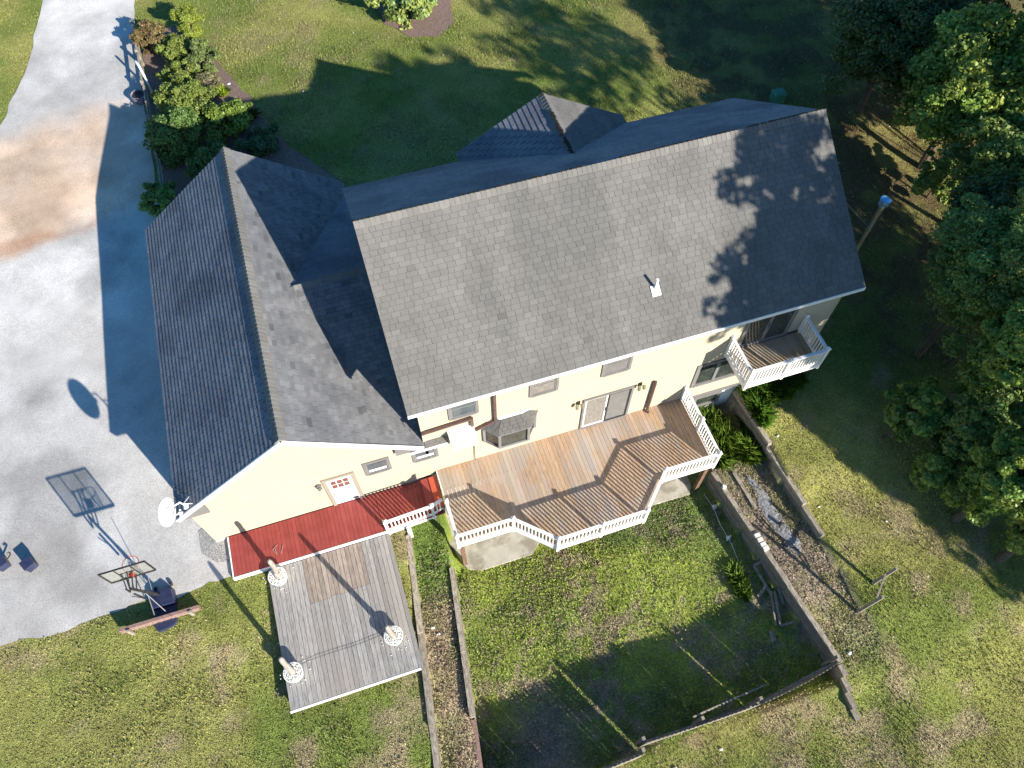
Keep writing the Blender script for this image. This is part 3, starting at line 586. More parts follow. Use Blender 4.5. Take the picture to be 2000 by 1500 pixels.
mb = MB(); mb.box(-.34, -.06, -1.28, -.12, zr+.15, zr+.19); mb.build('tread', M['redb'], RW)
wp = [(-2.10, -1.50), (-.5, -1.42), (-.06, -1.28)]
rail(wp[0], wp[1], zr, .84, RW, fascia=.26); rail(wp[1], wp[2], zr, .84, RW, fascia=.26)
for p_ in wp[:2]: mb = MB(); post(mb, p_[0], p_[1], zr-.27, zr+.88); mb.build('rail_post', M['white'], RW)
mb = MB(); mb.box(-1.50, -1.36, -1.66, -1.53, -1.2, zr-.02); mb.build('support_post', M['white'], RW)
# ------------------------------------------------------------------ grey platform
GP = thing('grey_platform', 'low weathered grey plank platform holding three potted logs', 'deck', (-4.15, -3.8, -.42)); zp = -.40
mb = MB(); x = -6.20
while x < -2.2:
    g_ = random.uniform(.82, 1.1); cuts = [-1.56, -6.06]
    if random.random() < .4: cuts.insert(1, random.choice([-3.2, -4.6])+random.uniform(-.05, .05))
    if -5.15 < x < -3.15: cuts.insert(1, -3.05+.03*(x+4)+random.uniform(-.03, .03)); cuts = sorted(cuts, reverse=True)
    for i in range(len(cuts)-1):
        g2 = g_*random.uniform(.92, 1.08); br = -5.15 < x < -3.15 and cuts[i] > -3
        mb.box(x, x+.130, cuts[i+1]+.004, cuts[i]-.004, zp-.035, zp, (g2*1.02, g2*.88, g2*.78) if br else (g2, g2*.99, g2*.98))
    x += .142
mb.build('floor_boards', M['greyw'], GP)
mb = MB(); mb.box(-6.22, -2.17, -6.11, -6.065, zp-.12, zp+.008); mb.build('rim_board', M['white'], GP)
mb = MB(); mb.box(-6.2, -6.16, -6.05, -1.56, zp-.17, zp-.04); mb.box(-2.24, -2.2, -6.05, -1.56, zp-.17, zp-.04)
for yy in (-1.7, -2.8, -3.9, -5.0, -5.95): mb.box(-6.15, -2.25, yy-.03, yy+.03, zp-.3, zp-.04)
for xx in (-6.1, -4.2, -2.3):
    for yy in (-1.75, -3.9, -5.9): mb.box(xx-.06, xx+.06, yy-.06, yy+.06, -1.5, zp-.04)
mb.build('frame', M['timber'], GP)
# potted logs
def potlog(base, top, label, bend):
    r = thing('potted_log', label, 'planter', (base[0], base[1], zp), 'potted logs on the grey platform'); bx, by = base
    mb = MB(); mb.lathe(bx, by, [(.20, zp), (.25, zp+.05), (.285, zp+.3), (.30, zp+.34), (.27, zp+.345), (.26, zp+.30)], 28); mb.build('pot', M['white'], r)
    st = MB()
    st.lathe(bx, by, [(.1, zp+.2), (.262, zp+.318)], 20, (.8, .8, .78))
    for i in range(230):
        a = random.random()*6.283; q_ = math.sqrt(random.random())*.25; s = random.uniform(.018, .036); cx = bx+q_*math.cos(a); cy = by+q_*math.sin(a); g_ = random.uniform(.7, 1.05)
        st.lathe(cx, cy, [(s*.6, zp+.30), (s, zp+.315+s*.3), (s*.6, zp+.32+s)], 6, (g_, g_, g_*.97))
    for i in range(12):
        a = random.random()*6.283; q_ = random.uniform(.33, .55); s = random.uniform(.012, .025); st.lathe(bx+q_*math.cos(a), by+q_*math.sin(a), [(s*.6, zp+.002), (s, zp+.01), (s*.5, zp+.03)], 6)
    tag(st.build('pebbles', M['pebble'], r), kind='stuff')
    B_ = Vector((bx, by, zp+.28)); T_ = Vector(top); n = 9; pts = []; rd = []
    for i in range(n):
        t = i/(n-1); p = B_.lerp(T_, t)+Vector(bend)*math.sin(t*math.pi); pts.append(p); rd.append(.095*(1-.25*t)+.008*math.sin(t*17))
    pts.append(T_+(T_-B_).normalized()*.05); rd.append(.04)
    lg = MB(); lg.tube(pts, rd, 14); lo = lg.build('log', M['log'], r, True); return r
potlog((-5.86, -1.96), (-5.68, -2.03, 1.55), 'white pot of pebbles with a log, on the platform edge by the red walkway', (.03, .02, 0))
potlog((-5.88, -5.06), (-5.80, -5.0, 1.60), 'white pot of pebbles with a log, at the outer left corner of the platform', (-.03, .02, 0))
potlog((-2.72, -4.95), (-2.70, -5.12, 1.78), 'white pot of pebbles with a log, near the right edge of the platform', (.0, -.04, 0))
mb = MB()
for s in (0, .1):
    mb.tube([(-5.75+t*3.0, -4.75-s*.9+.025*math.sin(t*7)+.12*t, zp+.012) for t in np.linspace(0, 1, 30)], .0028, 5)
tag(mb.build('string_lights', M['dark']), 'thin dark cable lying across the grey platform', 'cable')
mb = MB()
for s in range(3):
    x_, y_ = -5.75+random.uniform(-.1, .1), -1.15; mb.tube([(x_, y_, zr+.01), (x_+random.uniform(-.2, .2), y_+.2, zr+.03), (x_+random.uniform(-.3, .35), y_+.35+random.uniform(-.1, .1), zr+.02)], .008, 5)
tag(mb.build('twigs', M['log']), 'dry twigs lying on the red boards beside the potted log', 'twig')
# ------------------------------------------------------------------ basketball hoop
BH = thing('basketball_hoop', 'portable basketball hoop with clear backboard at the edge of the driveway', 'basketball hoop', (-9.6, -1.6, -.5)); g0 = -.5
mb = MB()
base = [(-9.98, -1.55), (-9.93, -1.18), (-9.74, -1.02), (-9.60, -1.14), (-9.50, -1.12), (-9.34, -1.05), (-9.16, -1.22), (-9.12, -1.6), (-9.18, -2.3), (-9.86, -2.42)]
fr_ = [(-9.94, -1.72), (-9.93, -1.25), (-9.78, -1.06), (-9.62, -1.2), (-9.50, -1.17), (-9.34, -1.08), (-9.18, -1.25), (-9.14, -1.72)]
mb.hull([(x, y, g0+.03) for x, y in fr_][::-1], [(-9.57+(x+9.57)*.86, -1.5+(y+1.5)*.86, g0+.25) for x, y in fr_][::-1])
rr_b = [(-9.93, -1.725), (-9.15, -1.725), (-9.2, -2.3), (-9.3, -2.4), (-9.78, -2.46), (-9.88, -2.38)]
mb.hull([(x, y, g0-.15) for x, y in rr_b][::-1], [(-9.57+(x+9.57)*.93, -1.95+(y+1.95)*.95, g0+.09) for x, y in rr_b][::-1])
for xx in (-9.75, -9.57, -9.38): mb.tube([(xx, -1.8, g0+.10), (xx+.03, -2.3, g0+.10)], .02, 6)
bs = mb.build('base', M['navy'], BH)
for xx in (-9.8, -9.3): mb = MB(); mb.tube([(xx, -1.02, g0+.09), (xx+.07, -1.02, g0+.09)], .07, 14); mb.build('wheel', M['black'], bs)
P0 = Vector((-9.60, -1.32, g0+.22)); P1 = Vector((-9.84, -1.50, 1.35))
mb = MB(); mb.tube([P0, P0.lerp(P1, .55)], .05, 12); mb.tube([P0.lerp(P1, .5), P1], .042, 12); mb.build('pole', M['black'], BH)
mb = MB(); mb.bar((-9.75, -1.42, .55), (-9.44, -1.95, -.28), .022, .022); mb.bar((-9.75, -1.42, .3), (-9.80, -2.0, -.28), .022, .022); mb.bar((-9.45, -1.10, 1.0), (-9.78, -1.3, -.25), .016, .016); mb.build('strut', M['frame'], BH)
bcx = -9.77; by_ = -1.08
mb = MB()
for sx in (-.14, .02, .16):
    mb.bar((-9.86+sx*.6, -1.48, 1.38), (bcx+sx, by_-.06, 1.75), .028, .028); mb.bar((-9.86+sx*.6, -1.48, 1.10), (bcx+sx, by_-.06, 1.45), .028, .028)
mb.bar((-9.95, -1.5, 1.1), (-9.95, -1.5, 1.42), .04, .04); mb.bar((-9.88, -1.55, 1.0), (-9.75, -1.62, .55), .05, .05); mb.bar((-9.98, -1.58, .95), (-9.72, -1.66, .7), .02, .02); mb.build('lift_arm', M['black'], BH)
W2, Z0, Z1 = .64, 1.25, 2.06
mb = MB(); mb.box(bcx-W2, bcx+W2, by_-.012, by_+.0, Z0, Z1)
ac = mb.build('backboard', M['acry'], BH)
mb = MB(); t = .035
mb.box(bcx-W2-.01, bcx+W2+.01, by_-.03, by_+.015, Z1, Z1+t); mb.box(bcx-W2-.01, bcx+W2+.01, by_-.03, by_+.015, Z0-t-.02, Z0); mb.box(bcx-W2-t, bcx-W2, by_-.03, by_+.015, Z0-t, Z1+t); mb.box(bcx+W2, bcx+W2+t, by_-.03, by_+.015, Z0-t, Z1+t)
for xx in (-.26, .22): mb.box(bcx+xx, bcx+xx+.03, by_-.028, by_-.0125, Z0, Z1)
mb.box(bcx-.23, bcx+.22, by_-.027, by_-.0125, Z0+.42, Z0+.45); mb.build('backboard_frame', M['black'], ac)
mb = MB(); hp = [(bcx+.0+.25*math.cos(a), by_+.34+.25*math.sin(a), 1.40) for a in np.linspace(0, 2*math.pi, 33)]; mb.tube(hp, .011, 8, caps=False); mb.box(bcx-.07, bcx+.07, by_-.04, by_+.1, 1.30, 1.43); mb.box(bcx-.04, bcx+.04, by_-.06, by_-.03, 1.30, 1.5); mb.build('rim', M['hoop'], BH)
mb = MB()
for i in range(12):
    a = i*math.pi/6; q1 = a+.3
    mb.bar((bcx+.25*math.cos(a), by_+.34+.25*math.sin(a), 1.39), (bcx+.15*math.cos(q1), by_+.34+.15*math.sin(q1), 1.05), .007, .007); mb.bar((bcx+.25*math.cos(a), by_+.34+.25*math.sin(a), 1.39), (bcx+.15*math.cos(a-.3), by_+.34+.15*math.sin(a-.3), 1.05), .007, .007)
mb.build('net', M['white'], BH)
# plank fence board behind the hoop
BP = thing('plank_barrier', 'faded red board standing on edge behind the basketball hoop', 'barrier', (-9.65, -2.2, -.7))
mb = MB(); mb.bar((-10.88, -2.10, -.30), (-8.43, -2.12, -.30), .10, .28); mb.build('board', M['oldred'], BP)
for xx in (-10.6, -8.7): mb = MB(); mb.box(xx-.05, xx+.05, -2.25, -2.185, -1.1, -.12); mb.build('stake', M['timber'], BP)
# navy boxes
def bin_(x, y, ang, label, hook):
    r = thing('folding_crate', label, 'crate', (x, y, -.5), 'navy crates on the driveway'); z = hz(x, y)+.035
    ca_, sa_ = math.cos(ang), math.sin(ang); T = lambda a, b_, c: (x+a*ca_-b_*sa_, y+a*sa_+b_*ca_, z+c)
    s = .155; mb = MB(); mb.hull([T(-s, -s, 0), T(s, -s, 0), T(s, s, 0), T(-s, s, 0)], [T(-s*1.1, -s*1.1, .33), T(s*1.1, -s*1.1, .33), T(s*1.1, s*1.1, .33), T(-s*1.1, s*1.1, .33)]); mb.build('body', M['navy'], r)
    mb = MB(); q_ = s*1.18; mb.hull([T(-q_, -q_, .33), T(q_, -q_, .33), T(q_, q_, .33), T(-q_, q_, .33)], [T(-q_, -q_, .37), T(q_, -q_, .37), T(q_*.95, q_*.9, .385), T(-q_*.95, q_*.9, .385)]); mb.build('lid', M['navy'], r)
    if hook:
        mb = MB(); mb.tube([T(s, 0, .2), T(s+.14, .03, .24), T(s+.22, .1, .25), T(s+.2, .18, .25), T(s+.12, .17, .25)], .022, 8); mb.build('handle', M['black'], r)
bin_(-13.62, 1.05, .55, 'navy blue crate on the pale driveway, the one without a hook', False)
bin_(-14.47, 1.35, .45, 'navy blue crate with a black curled hook at the left edge of the driveway', True)
# ------------------------------------------------------------------ satellite dish
SD = thing('satellite_dish', 'white satellite dish on brackets over the garage roof corner', 'satellite dish', (-7.75, 0, 2.5))
ctr = Vector((-8.05, -.22, 3.10)); nrm = Vector((.93, -.33, .10)).normalized(); q = nrm.to_track_quat('Z', 'Y').to_matrix()
mb = MB(); N = 36; rings = [0, .1, .2, .3, .38, .42]
for side in (0, 1):
    base_ = len(mb.v)
    for r_ in rings:
        for k in range(N):
            a = 2*math.pi*k/N; p = Vector((r_*math.cos(a), r_*1.12*math.sin(a), r_*r_*.55-.018*side)); mb.v.append(tuple(ctr+q@p))
    for i in range(len(rings)-1):
        for k in range(N):
            j = (k+1) % N; f_ = [base_+i*N+k, base_+(i+1)*N+k, base_+(i+1)*N+j, base_+i*N+j]; mb.f.append(f_ if side == 0 else f_[::-1]); mb.c.append((1, 1, 1))
o0 = (len(rings)-1)*N; o1 = len(rings)*N+o0
for k in range(N): j = (k+1) % N; mb.f.append([o0+k, o1+k, o1+j, o0+j]); mb.c.append((1, 1, 1))
mb.build('reflector', M['white'], SD, True)
Ln = ctr+nrm*.46+Vector((0, 0, -.1)); low = ctr+q@Vector((0, 0, 0))-Vector((0, 0, .40))
mb = MB(); mb.bar(ctr+Vector((.1, .02, -.38)), Ln-Vector((0, 0, .04)), .035, .035); mb.build('feed_arm', M['white'], SD)
mb = MB(); mb.tube([Ln-nrm*.05+Vector((0, -.0, .0)), Ln+nrm*.05], .05, 12); mb.bar(Ln+Vector((0, -.12, 0)), Ln+Vector((0, .12, 0)), .05, .05); mb.build('receiver', M['white'], SD)
rfz = lambda x: GE+GS*(x-GW)
mb = MB(); mp_ = Vector((-7.55, .0, rfz(-7.55)+.02)); mb.tube([mp_, mp_+Vector((-.05, -.02, .45)), ctr-nrm*.03], .026, 8)
for dx, dy in ((.22, -.03), (.12, .28), (-.15, .2)): mb.bar(mp_+Vector((-.03, 0, .25)), (mp_.x+dx, mp_.y+dy, rfz(mp_.x+dx)+.02), .025, .012)
mb.box(mp_.x-.08, mp_.x+.08, mp_.y-.06, mp_.y+.08, mp_.z-.02, mp_.z+.05)
mb.build('mount', M['white'], SD)
# ------------------------------------------------------------------ timber retaining walls
def timber_wall(name, label, xf, y0, y1, ztop, zbot, th=.15, seg=2.4, crs=.15, m='timber', steps=None):
    r = thing(name, label, 'retaining wall', (xf((y0+y1)/2), (y0+y1)/2, zbot))
    L_ = abs(y1-y0); y = y0; k = 0
    zmax = max(ztop(y0), ztop(y1)); nc = int(math.ceil((zmax-zbot)/crs)); course = 0; z = zbot
    mb = MB(); y = y0
    while y > y1+.01:
        sl = min(seg*random.uniform(.85, 1.1), y-y1); ya, yb_ = y, y-sl; zt = (ztop(ya)+ztop(yb_))/2+random.uniform(-.012, .012); z = zt; c_i = 0
        while z > zbot:
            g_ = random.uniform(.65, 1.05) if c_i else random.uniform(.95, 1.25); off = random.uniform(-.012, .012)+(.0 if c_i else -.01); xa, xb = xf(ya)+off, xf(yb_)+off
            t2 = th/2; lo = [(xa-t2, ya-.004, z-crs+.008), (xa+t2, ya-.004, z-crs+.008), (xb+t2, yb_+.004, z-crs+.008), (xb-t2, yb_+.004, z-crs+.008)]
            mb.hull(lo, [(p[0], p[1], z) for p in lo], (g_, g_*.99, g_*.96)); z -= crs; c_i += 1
        y -= sl
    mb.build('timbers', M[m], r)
    return r
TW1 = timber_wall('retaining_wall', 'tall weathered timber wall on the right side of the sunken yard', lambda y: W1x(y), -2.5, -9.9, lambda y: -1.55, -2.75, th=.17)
TWe = thing('retaining_wall', 'short stepped timber end beyond the leaning fence', 'retaining wall', (10.8, -10.4, -2.7))
mb = MB()
for i, (ya, yb_, zt) in enumerate(((-9.93, -10.3, -1.72), (-10.3, -10.75, -1.95), (-10.75, -11.25, -2.2), (-11.25, -11.6, -2.38))):
    mb.box(W1x(-9.9)-.09-.01*i, W1x(-9.9)+.09-.01*i, yb_, ya-.004, -2.9, zt, (.9+.08*(i % 2),)*3)
mb.build('timbers', M['timber'], TWe)
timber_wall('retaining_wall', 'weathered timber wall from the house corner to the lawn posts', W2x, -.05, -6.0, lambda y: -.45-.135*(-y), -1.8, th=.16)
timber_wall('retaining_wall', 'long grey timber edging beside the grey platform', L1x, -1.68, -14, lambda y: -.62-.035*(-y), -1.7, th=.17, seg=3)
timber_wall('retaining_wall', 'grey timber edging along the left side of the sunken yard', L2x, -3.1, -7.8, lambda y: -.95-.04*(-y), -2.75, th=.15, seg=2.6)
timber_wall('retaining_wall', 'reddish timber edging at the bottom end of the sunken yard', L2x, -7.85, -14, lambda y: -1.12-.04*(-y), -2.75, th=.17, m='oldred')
# white bricks and cap on the wall
for i, yy in enumerate((-5.22, -5.40, -5.58, -5.74)):
    mb = MB(); xx = W1x(yy)+.02; mb.hull([(xx-.1, yy-.07, -1.545), (xx+.1, yy-.06, -1.545), (xx+.1, yy+.08, -1.545), (xx-.1, yy+.07, -1.545)], [(xx-.1, yy-.07, -1.47), (xx+.1, yy-.06, -1.47), (xx+.1, yy+.08, -1.47), (xx-.1, yy+.07, -1.47)])
    tag(mb.build('brick', M['brick']), ['first pale brick of the row on the timber wall, nearest the house', 'second pale brick from the house in the row on the timber wall', 'third pale brick from the house in the row on the timber wall', 'last pale brick of the row on the timber wall, nearest the fence'][i], 'brick', 'bricks on the timber wall')
mb = MB(); mb.lathe(W1x(-3.2), -3.2, [(.07, -1.545), (.08, -1.45), (.06, -1.42)], 14); tag(mb.build('jar', M['white']), 'small white jar standing on the timber wall near the deck', 'jar')
# ------------------------------------------------------------------ leaning picket fence
def fence(p0, p1, label, ztop, lean, rails=True, panel=True, gaps=()):
    r = thing('picket_fence', label, 'fence', (p0[0], p0[1], -2.6)); a = Vector((*p0, 0)); b_ = Vector((*p1, 0)); d = (b_-a); L_ = d.length; d.normalize(); nrm_ = Vector((-d.y, d.x, 0))
    mb = MB(); s = 0
    while s < L_-.05:
        w_ = .135; t = s/L_; zt = ztop+random.uniform(-.03, .03); off = lean*(.4+.6*math.sin(math.pi*t)); g_ = random.uniform(.7, 1.2)
        P_ = a+d*s; Q_ = a+d*(s+w_); up = nrm_*off; th = nrm_*.02
        lo = [P_, Q_, Q_+th, P_+th]
        lo = [p+Vector((0, 0, -2.65)) for p in lo]; top_ = [p-Vector((0, 0, p.z))+Vector((0, 0, zt-.08))-up for p in lo]
        mb.hull(lo, top_, (g_, g_, g_)); c_ = [P_+d*.04, Q_-d*.04, Q_-d*.04+th, P_+d*.04+th]; mb.hull(top_, [p+Vector((0, 0, zt))-up for p in c_], (g_, g_, g_)); s += .142 if random.random() > .12 else .152
    mb.build('pickets', M['timber'], r)
    if rails:
        for zz in (-1.35, -2.2):
            n = max(1, round(L_/2.4)); k = MB()
            for i in range(n):
                t0, t1 = i/n, (i+1)/n; f0 = lean*(.4+.6*math.sin(math.pi*t0))*(zz+2.65)/(ztop+2.65); f1 = lean*(.4+.6*math.sin(math.pi*t1))*(zz+2.65)/(ztop+2.65)
                k.bar(a+d*L_*t0+nrm_*(.07-f0)+Vector((0, 0, zz)), a+d*L_*t1+nrm_*(.07-f1)+Vector((0, 0, zz)), .04, .09, (1.15, 1.15, 1.15))
            k.build('rail', M['timber'], r)
    n = max(1, round(L_/2.4))
    for i in range(n+1): k = MB(); p = a+d*(L_*i/n)+nrm_*.14; k.box(p.x-.05, p.x+.05, p.y-.05, p.y+.05, -2.8, ztop+.02); k.build('fence_post', M['timber'], r)
    return r
fence((-1.6, -10.55), (3.58, -10.42), 'lower picket fence section left of the narrow gap', -1.05, .0)
fence((3.70, -10.14), (7.6, -10.22), 'middle picket fence section right of the narrow gap', -1.04, .04)
fence((7.63, -10.22), (10.55, -9.86), 'leaning picket fence section joining the timber wall', -1.03, .09)
mb = MB(); mb.bar((5.4, -9.92, -1.16), (8.1, -9.75, -1.5), .05, .1); tag(mb.build('loose_rail', M['timber']), 'loose fence rail hanging inside the leaning fence', 'rail')
# ------------------------------------------------------------------ debris
def plank(name, a, b_, w_, h_, label, cat='plank', m='timber'):
    mb = MB(); mb.bar(a, b_, w_, h_, (1, 1, 1)); return tag(mb.build(name, M[m]), label, cat)
LF = thing('lumber_frame', 'long grey lumber frame leaning against the timber wall', 'lumber', (9.9, -6.5, -2.55))
for a_, b_ in (((9.85, -6.0, -2.35), (10.0, -7.2, -2.45)), ((9.85, -6.0, -2.33), (10.2, -5.95, -2.3)), ((10.22, -6.0, -2.25), (10.3, -6.9, -2.3))): mb = MB(); mb.bar(a_, b_, .09, .05); mb.build('stud', M['timber'], LF)
plank('plank', (9.55, -7.0, -2.5), (9.95, -6.75, -2.35), .09, .05, 'short tilted stick under the long lumber frame')
LG = thing('lumber_frame', 'triangular broken lumber frame at the foot of the timber wall', 'lumber', (9.9, -7.8, -2.55))
for a_, b_ in (((10.1, -7.05, -2.3), (9.78, -8.15, -2.4)), ((9.78, -8.15, -2.42), (10.3, -8.2, -2.35)), ((10.25, -7.0, -2.2), (10.22, -7.5, -2.4))): mb = MB(); mb.bar(a_, b_, .08, .06); mb.build('stud', M['timber'], LG)
plank('plank', (10.0, -7.0, -2.35), (9.62, -8.1, -2.42), .05, .09, 'thin upright board beside the broken frame')
plank('plank', (9.42, -8.2, -2.5), (9.36, -8.55, -2.52), .17, .04, 'short pale board end lying on dark grass')
plank('plank', (10.42, -2.8, -1.50), (10.55, -4.3, -1.52), .13, .05, 'straight board lying on the brown dirt strip near the deck corner')
mb = MB(); mb.tube([(9.42, -2.9, -2.55), (9.5, -3.5, -2.52), (9.46, -4.2, -2.54), (9.52, -5.0, -2.53), (9.45, -6.0, -2.55), (9.3, -6.6, -2.55)], .012, 6)
tag(mb.build('cable', M['stone']), 'pale cable lying in the grass below the timber wall', 'cable')
for x_, y_ in ((9.55, -3.5), (9.5, -4.75)):
    mb = MB(); mb.lathe(x_, y_, [(.05, -2.56), (.09, -2.5), (.04, -2.43)], 9); mb.bar((x_-.1, y_-.08, -2.5), (x_+.12, y_+.05, -2.46), .05, .04); tag(mb.build('clamp', M['stone']), ('grey clamp on the pale cable, nearer the deck' if y_ > -4 else 'grey clamp on the pale cable, farther from the deck'), 'clamp', 'clamps on the cable')
# torn landscape fabric
def cloth(name, pts, wd, label):
    mb = MB(); n = len(pts); mcol = 8; vs = []
    for i, p in enumerate(pts):
        q_ = Vector(pts[min(i+1, n-1)])-Vector(pts[max(i-1, 0)]); sd = Vector((-q_.y, q_.x)).normalized(); ww = wd[i]
        for j in range(mcol+1):
            t = j/mcol-.5; x_ = p[0]+sd.x*t*ww+random.uniform(-.02, .02); y_ = p[1]+sd.y*t*ww; vs.append((x_, y_, hz(x_, y_)+.03+.10*random.random()*(1-abs(2*t))))
    mb.v = vs
    for i in range(n-1):
        for j in range(mcol): b0 = i*(mcol+1)+j; mb.f.append([b0, b0+1, b0+mcol+2, b0+mcol+1]); mb.c.append((1, 1, 1))
    return tag(mb.build(name, M['fabric'], None, True), label, 'tarp')
cx_ = np.array([(10.85, -3.1), (10.95, -3.5), (11.0, -3.95), (10.98, -4.35), (11.05, -4.8), (11.1, -5.2), (11.18, -5.6), (11.25, -6.05), (11.25, -6.3)])
path = [(float(np.interp(t, np.arange(9), cx_[:, 0]))+random.uniform(-.02, .02), float(np.interp(t, np.arange(9), cx_[:, 1]))) for t in np.linspace(0, 8, 26)]
cloth('tarp', path, [.16+.3*sm(0, 10, i)+.08*random.random() if i < 22 else .35-.07*(i-22) for i in range(26)], 'crumpled grey landscape fabric on the brown dirt strip')
mb = MB(); mb.tube([(10.55, -4.6, -1.5), (10.72, -5.3, -1.45), (11.1, -5.95, -1.42), (11.3, -6.35, -1.5), (11.35, -6.8, -1.55)], .03, 6); tag(mb.build('black_hose', M['black']), 'black pipe lying along the grey landscape fabric', 'pipe')
mb = MB(); mb.lathe(11.08, -5.1, [(.05, -1.52), (.07, -1.38), (.03, -1.36)], 10); tag(mb.build('spray_can', M['dark']), 'small dark can on the grey landscape fabric', 'can')
# two posts with rail
TP = thing('post_frame', 'pair of grey posts joined by a slanting rail on the right lawn', 'post frame', (12.6, -8.2, -1.4))
for (x_, y_, tx, ty) in ((13.02, -7.98, .10, .0), (12.2, -8.62, .0, -.02)):
    z_ = hz(x_, y_); mb = MB(); mb.bar((x_, y_, z_-.1), (x_+tx, y_+ty, .28), .09, .09); mb.build('post', M['timber'], TP)
mb = MB(); mb.bar((13.02, -7.95, -.35), (12.24, -8.58, -.25), .05, .09); mb.build('rail', M['timber'], TP)
# stones
for i, (px_, py_, s) in enumerate(((-1.55, -4.8, .11), (-1.42, -5.05, .09), (11.35, -9.7, .12), (6.2, -11.0, .10), (4.55, -11.05, .11), (10.35, -.9, .05), (12.3, -2.2, .07), (-6.2, -5.9, .06), (-.9, 20.6, .06), (12.6, -5.0, .06), (14.6, -6.2, .07), (-6.9, 24.2, .09), (-4.2, 22.6, .12))):
    z_ = hz(px_, py_)+.02; mb = MB(); s *= .62; nr_ = 7
    for lv, (rr1, zz1) in enumerate(((.8, -.3), (1.0, .2), (.75, .6), (.3, .8))):
        for k in range(nr_): a = 2*math.pi*k/nr_+lv*.3; q1 = rr1*s*random.uniform(.7, 1.25); mb.v.append((px_+q1*math.cos(a)*1.25, py_+q1*math.sin(a)*.85, z_+zz1*s*random.uniform(.75, 1.1)))
    for lv in range(3):
        for k in range(nr_): k2 = (k+1) % nr_; mb.f.append([lv*nr_+k, lv*nr_+k2, (lv+1)*nr_+k2, (lv+1)*nr_+k]); mb.c.append((1, 1, 1))
    mb.f.append([3*nr_+k for k in range(nr_)]); mb.c.append((1, 1, 1))
    lb = ['rock on the brown strip left of the sunken yard, larger of a pair', 'rock on the brown strip left of the sunken yard, smaller of a pair', 'white rock on the lawn outside the corner of the leaning fence', 'white rock on the lawn below the middle fence section', 'white rock in yellow grass right beside the fence foot', 'tiny stone on green plants beside the deck corner', 'pale stone in the shade of the upper timber wall', 'small pale stone beside the platform corner', 'tiny stone on the shaded front lawn', 'pale stone on the right lawn by the upper timber wall', 'grey stone on the right lawn near the trees', 'pale stone by the rail fence in the shrub bed', 'white stone on the mulch edge near the lime plant'][i]
    tag(mb.build('rock', M['stone']), lb, 'rock')
# ------------------------------------------------------------------ front rail fence
RF = thing('split_rail_fence', 'grey split rail fence between driveway and shrub bed', 'fence', (-8.0, 22, -.3))
ys_ = [27.9, 25.5, 23.1, 20.7, 18.3, 15.9]
fx = lambda y: -8.12+.03*(27.9-y)
for yy in ys_: z_ = hz(fx(yy), yy); mb = MB(); mb.bar((fx(yy), yy, z_-.1), (fx(yy), yy, z_+.95), .13, .13); mb.build('fence_post', M['timber'], RF)
for i in range(len(ys_)-1):
    for zz in (.35, .80): y0_, y1_ = ys_[i]+.15, ys_[i+1]-.15; mb = MB(); mb.bar((fx(y0_)+.03, y0_, hz(fx(y0_), y0_)+zz), (fx(y1_)-.02, y1_, hz(fx(y1_), y1_)+zz+random.uniform(-.04, .04)), .07, .12); mb.build('rail', M['timber'], RF)
WPp = thing('white_hook_pole', 'white curved pole beside the split rail fence', 'pole', (-7.95, 24.1, -.3))
mb = MB(); mb.tube([(-7.8, 23.3, -.35), (-7.85, 23.6, .35), (-7.95, 24.0, .9), (-8.05, 24.25, 1.0), (-8.1, 24.3, .8)], .055, 10); mb.build('pole', M['white'], WPp, True)
PB = thing('barrel_planter', 'round dark barrel planter on the driveway by the rail fence', 'planter', (-8.35, 22.9, -.25)); z_ = hz(-8.35, 22.9)
mb = MB(); mb.lathe(-8.35, 22.9, [(.26, z_), (.34, z_+.2), (.36, z_+.45), (.33, z_+.46), (.31, z_+.38)], 24); mb.build('barrel', mat('barrel', (.12, .09, .12), (.28, .24, .28), scale=6, rough=.6), PB)
mb = MB(); mb.lathe(-8.35, 22.9, [(.30, z_+.30), (.29, z_+.39)], 20); mb.build('soil', M['dark'], PB)
ub_ = 0; UB = thing('utility_box', 'small green utility box on the lawn beyond the far roof corner', 'utility box', (20.6, 13.9, -.1))
mb = MB(); mb.box(19.95, 20.5, 13.1, 13.6, -.2, .45); mb.build('cabinet', M['teal'], UB); mb = MB(); mb.hull([(19.92, 13.07, .451), (20.53, 13.07, .451), (20.53, 13.63, .451), (19.92, 13.63, .451)], [(20.0, 13.15, .53), (20.45, 13.15, .53), (20.45, 13.55, .53), (20.0, 13.55, .53)]); mb.build('lid', M['teal'], UB)
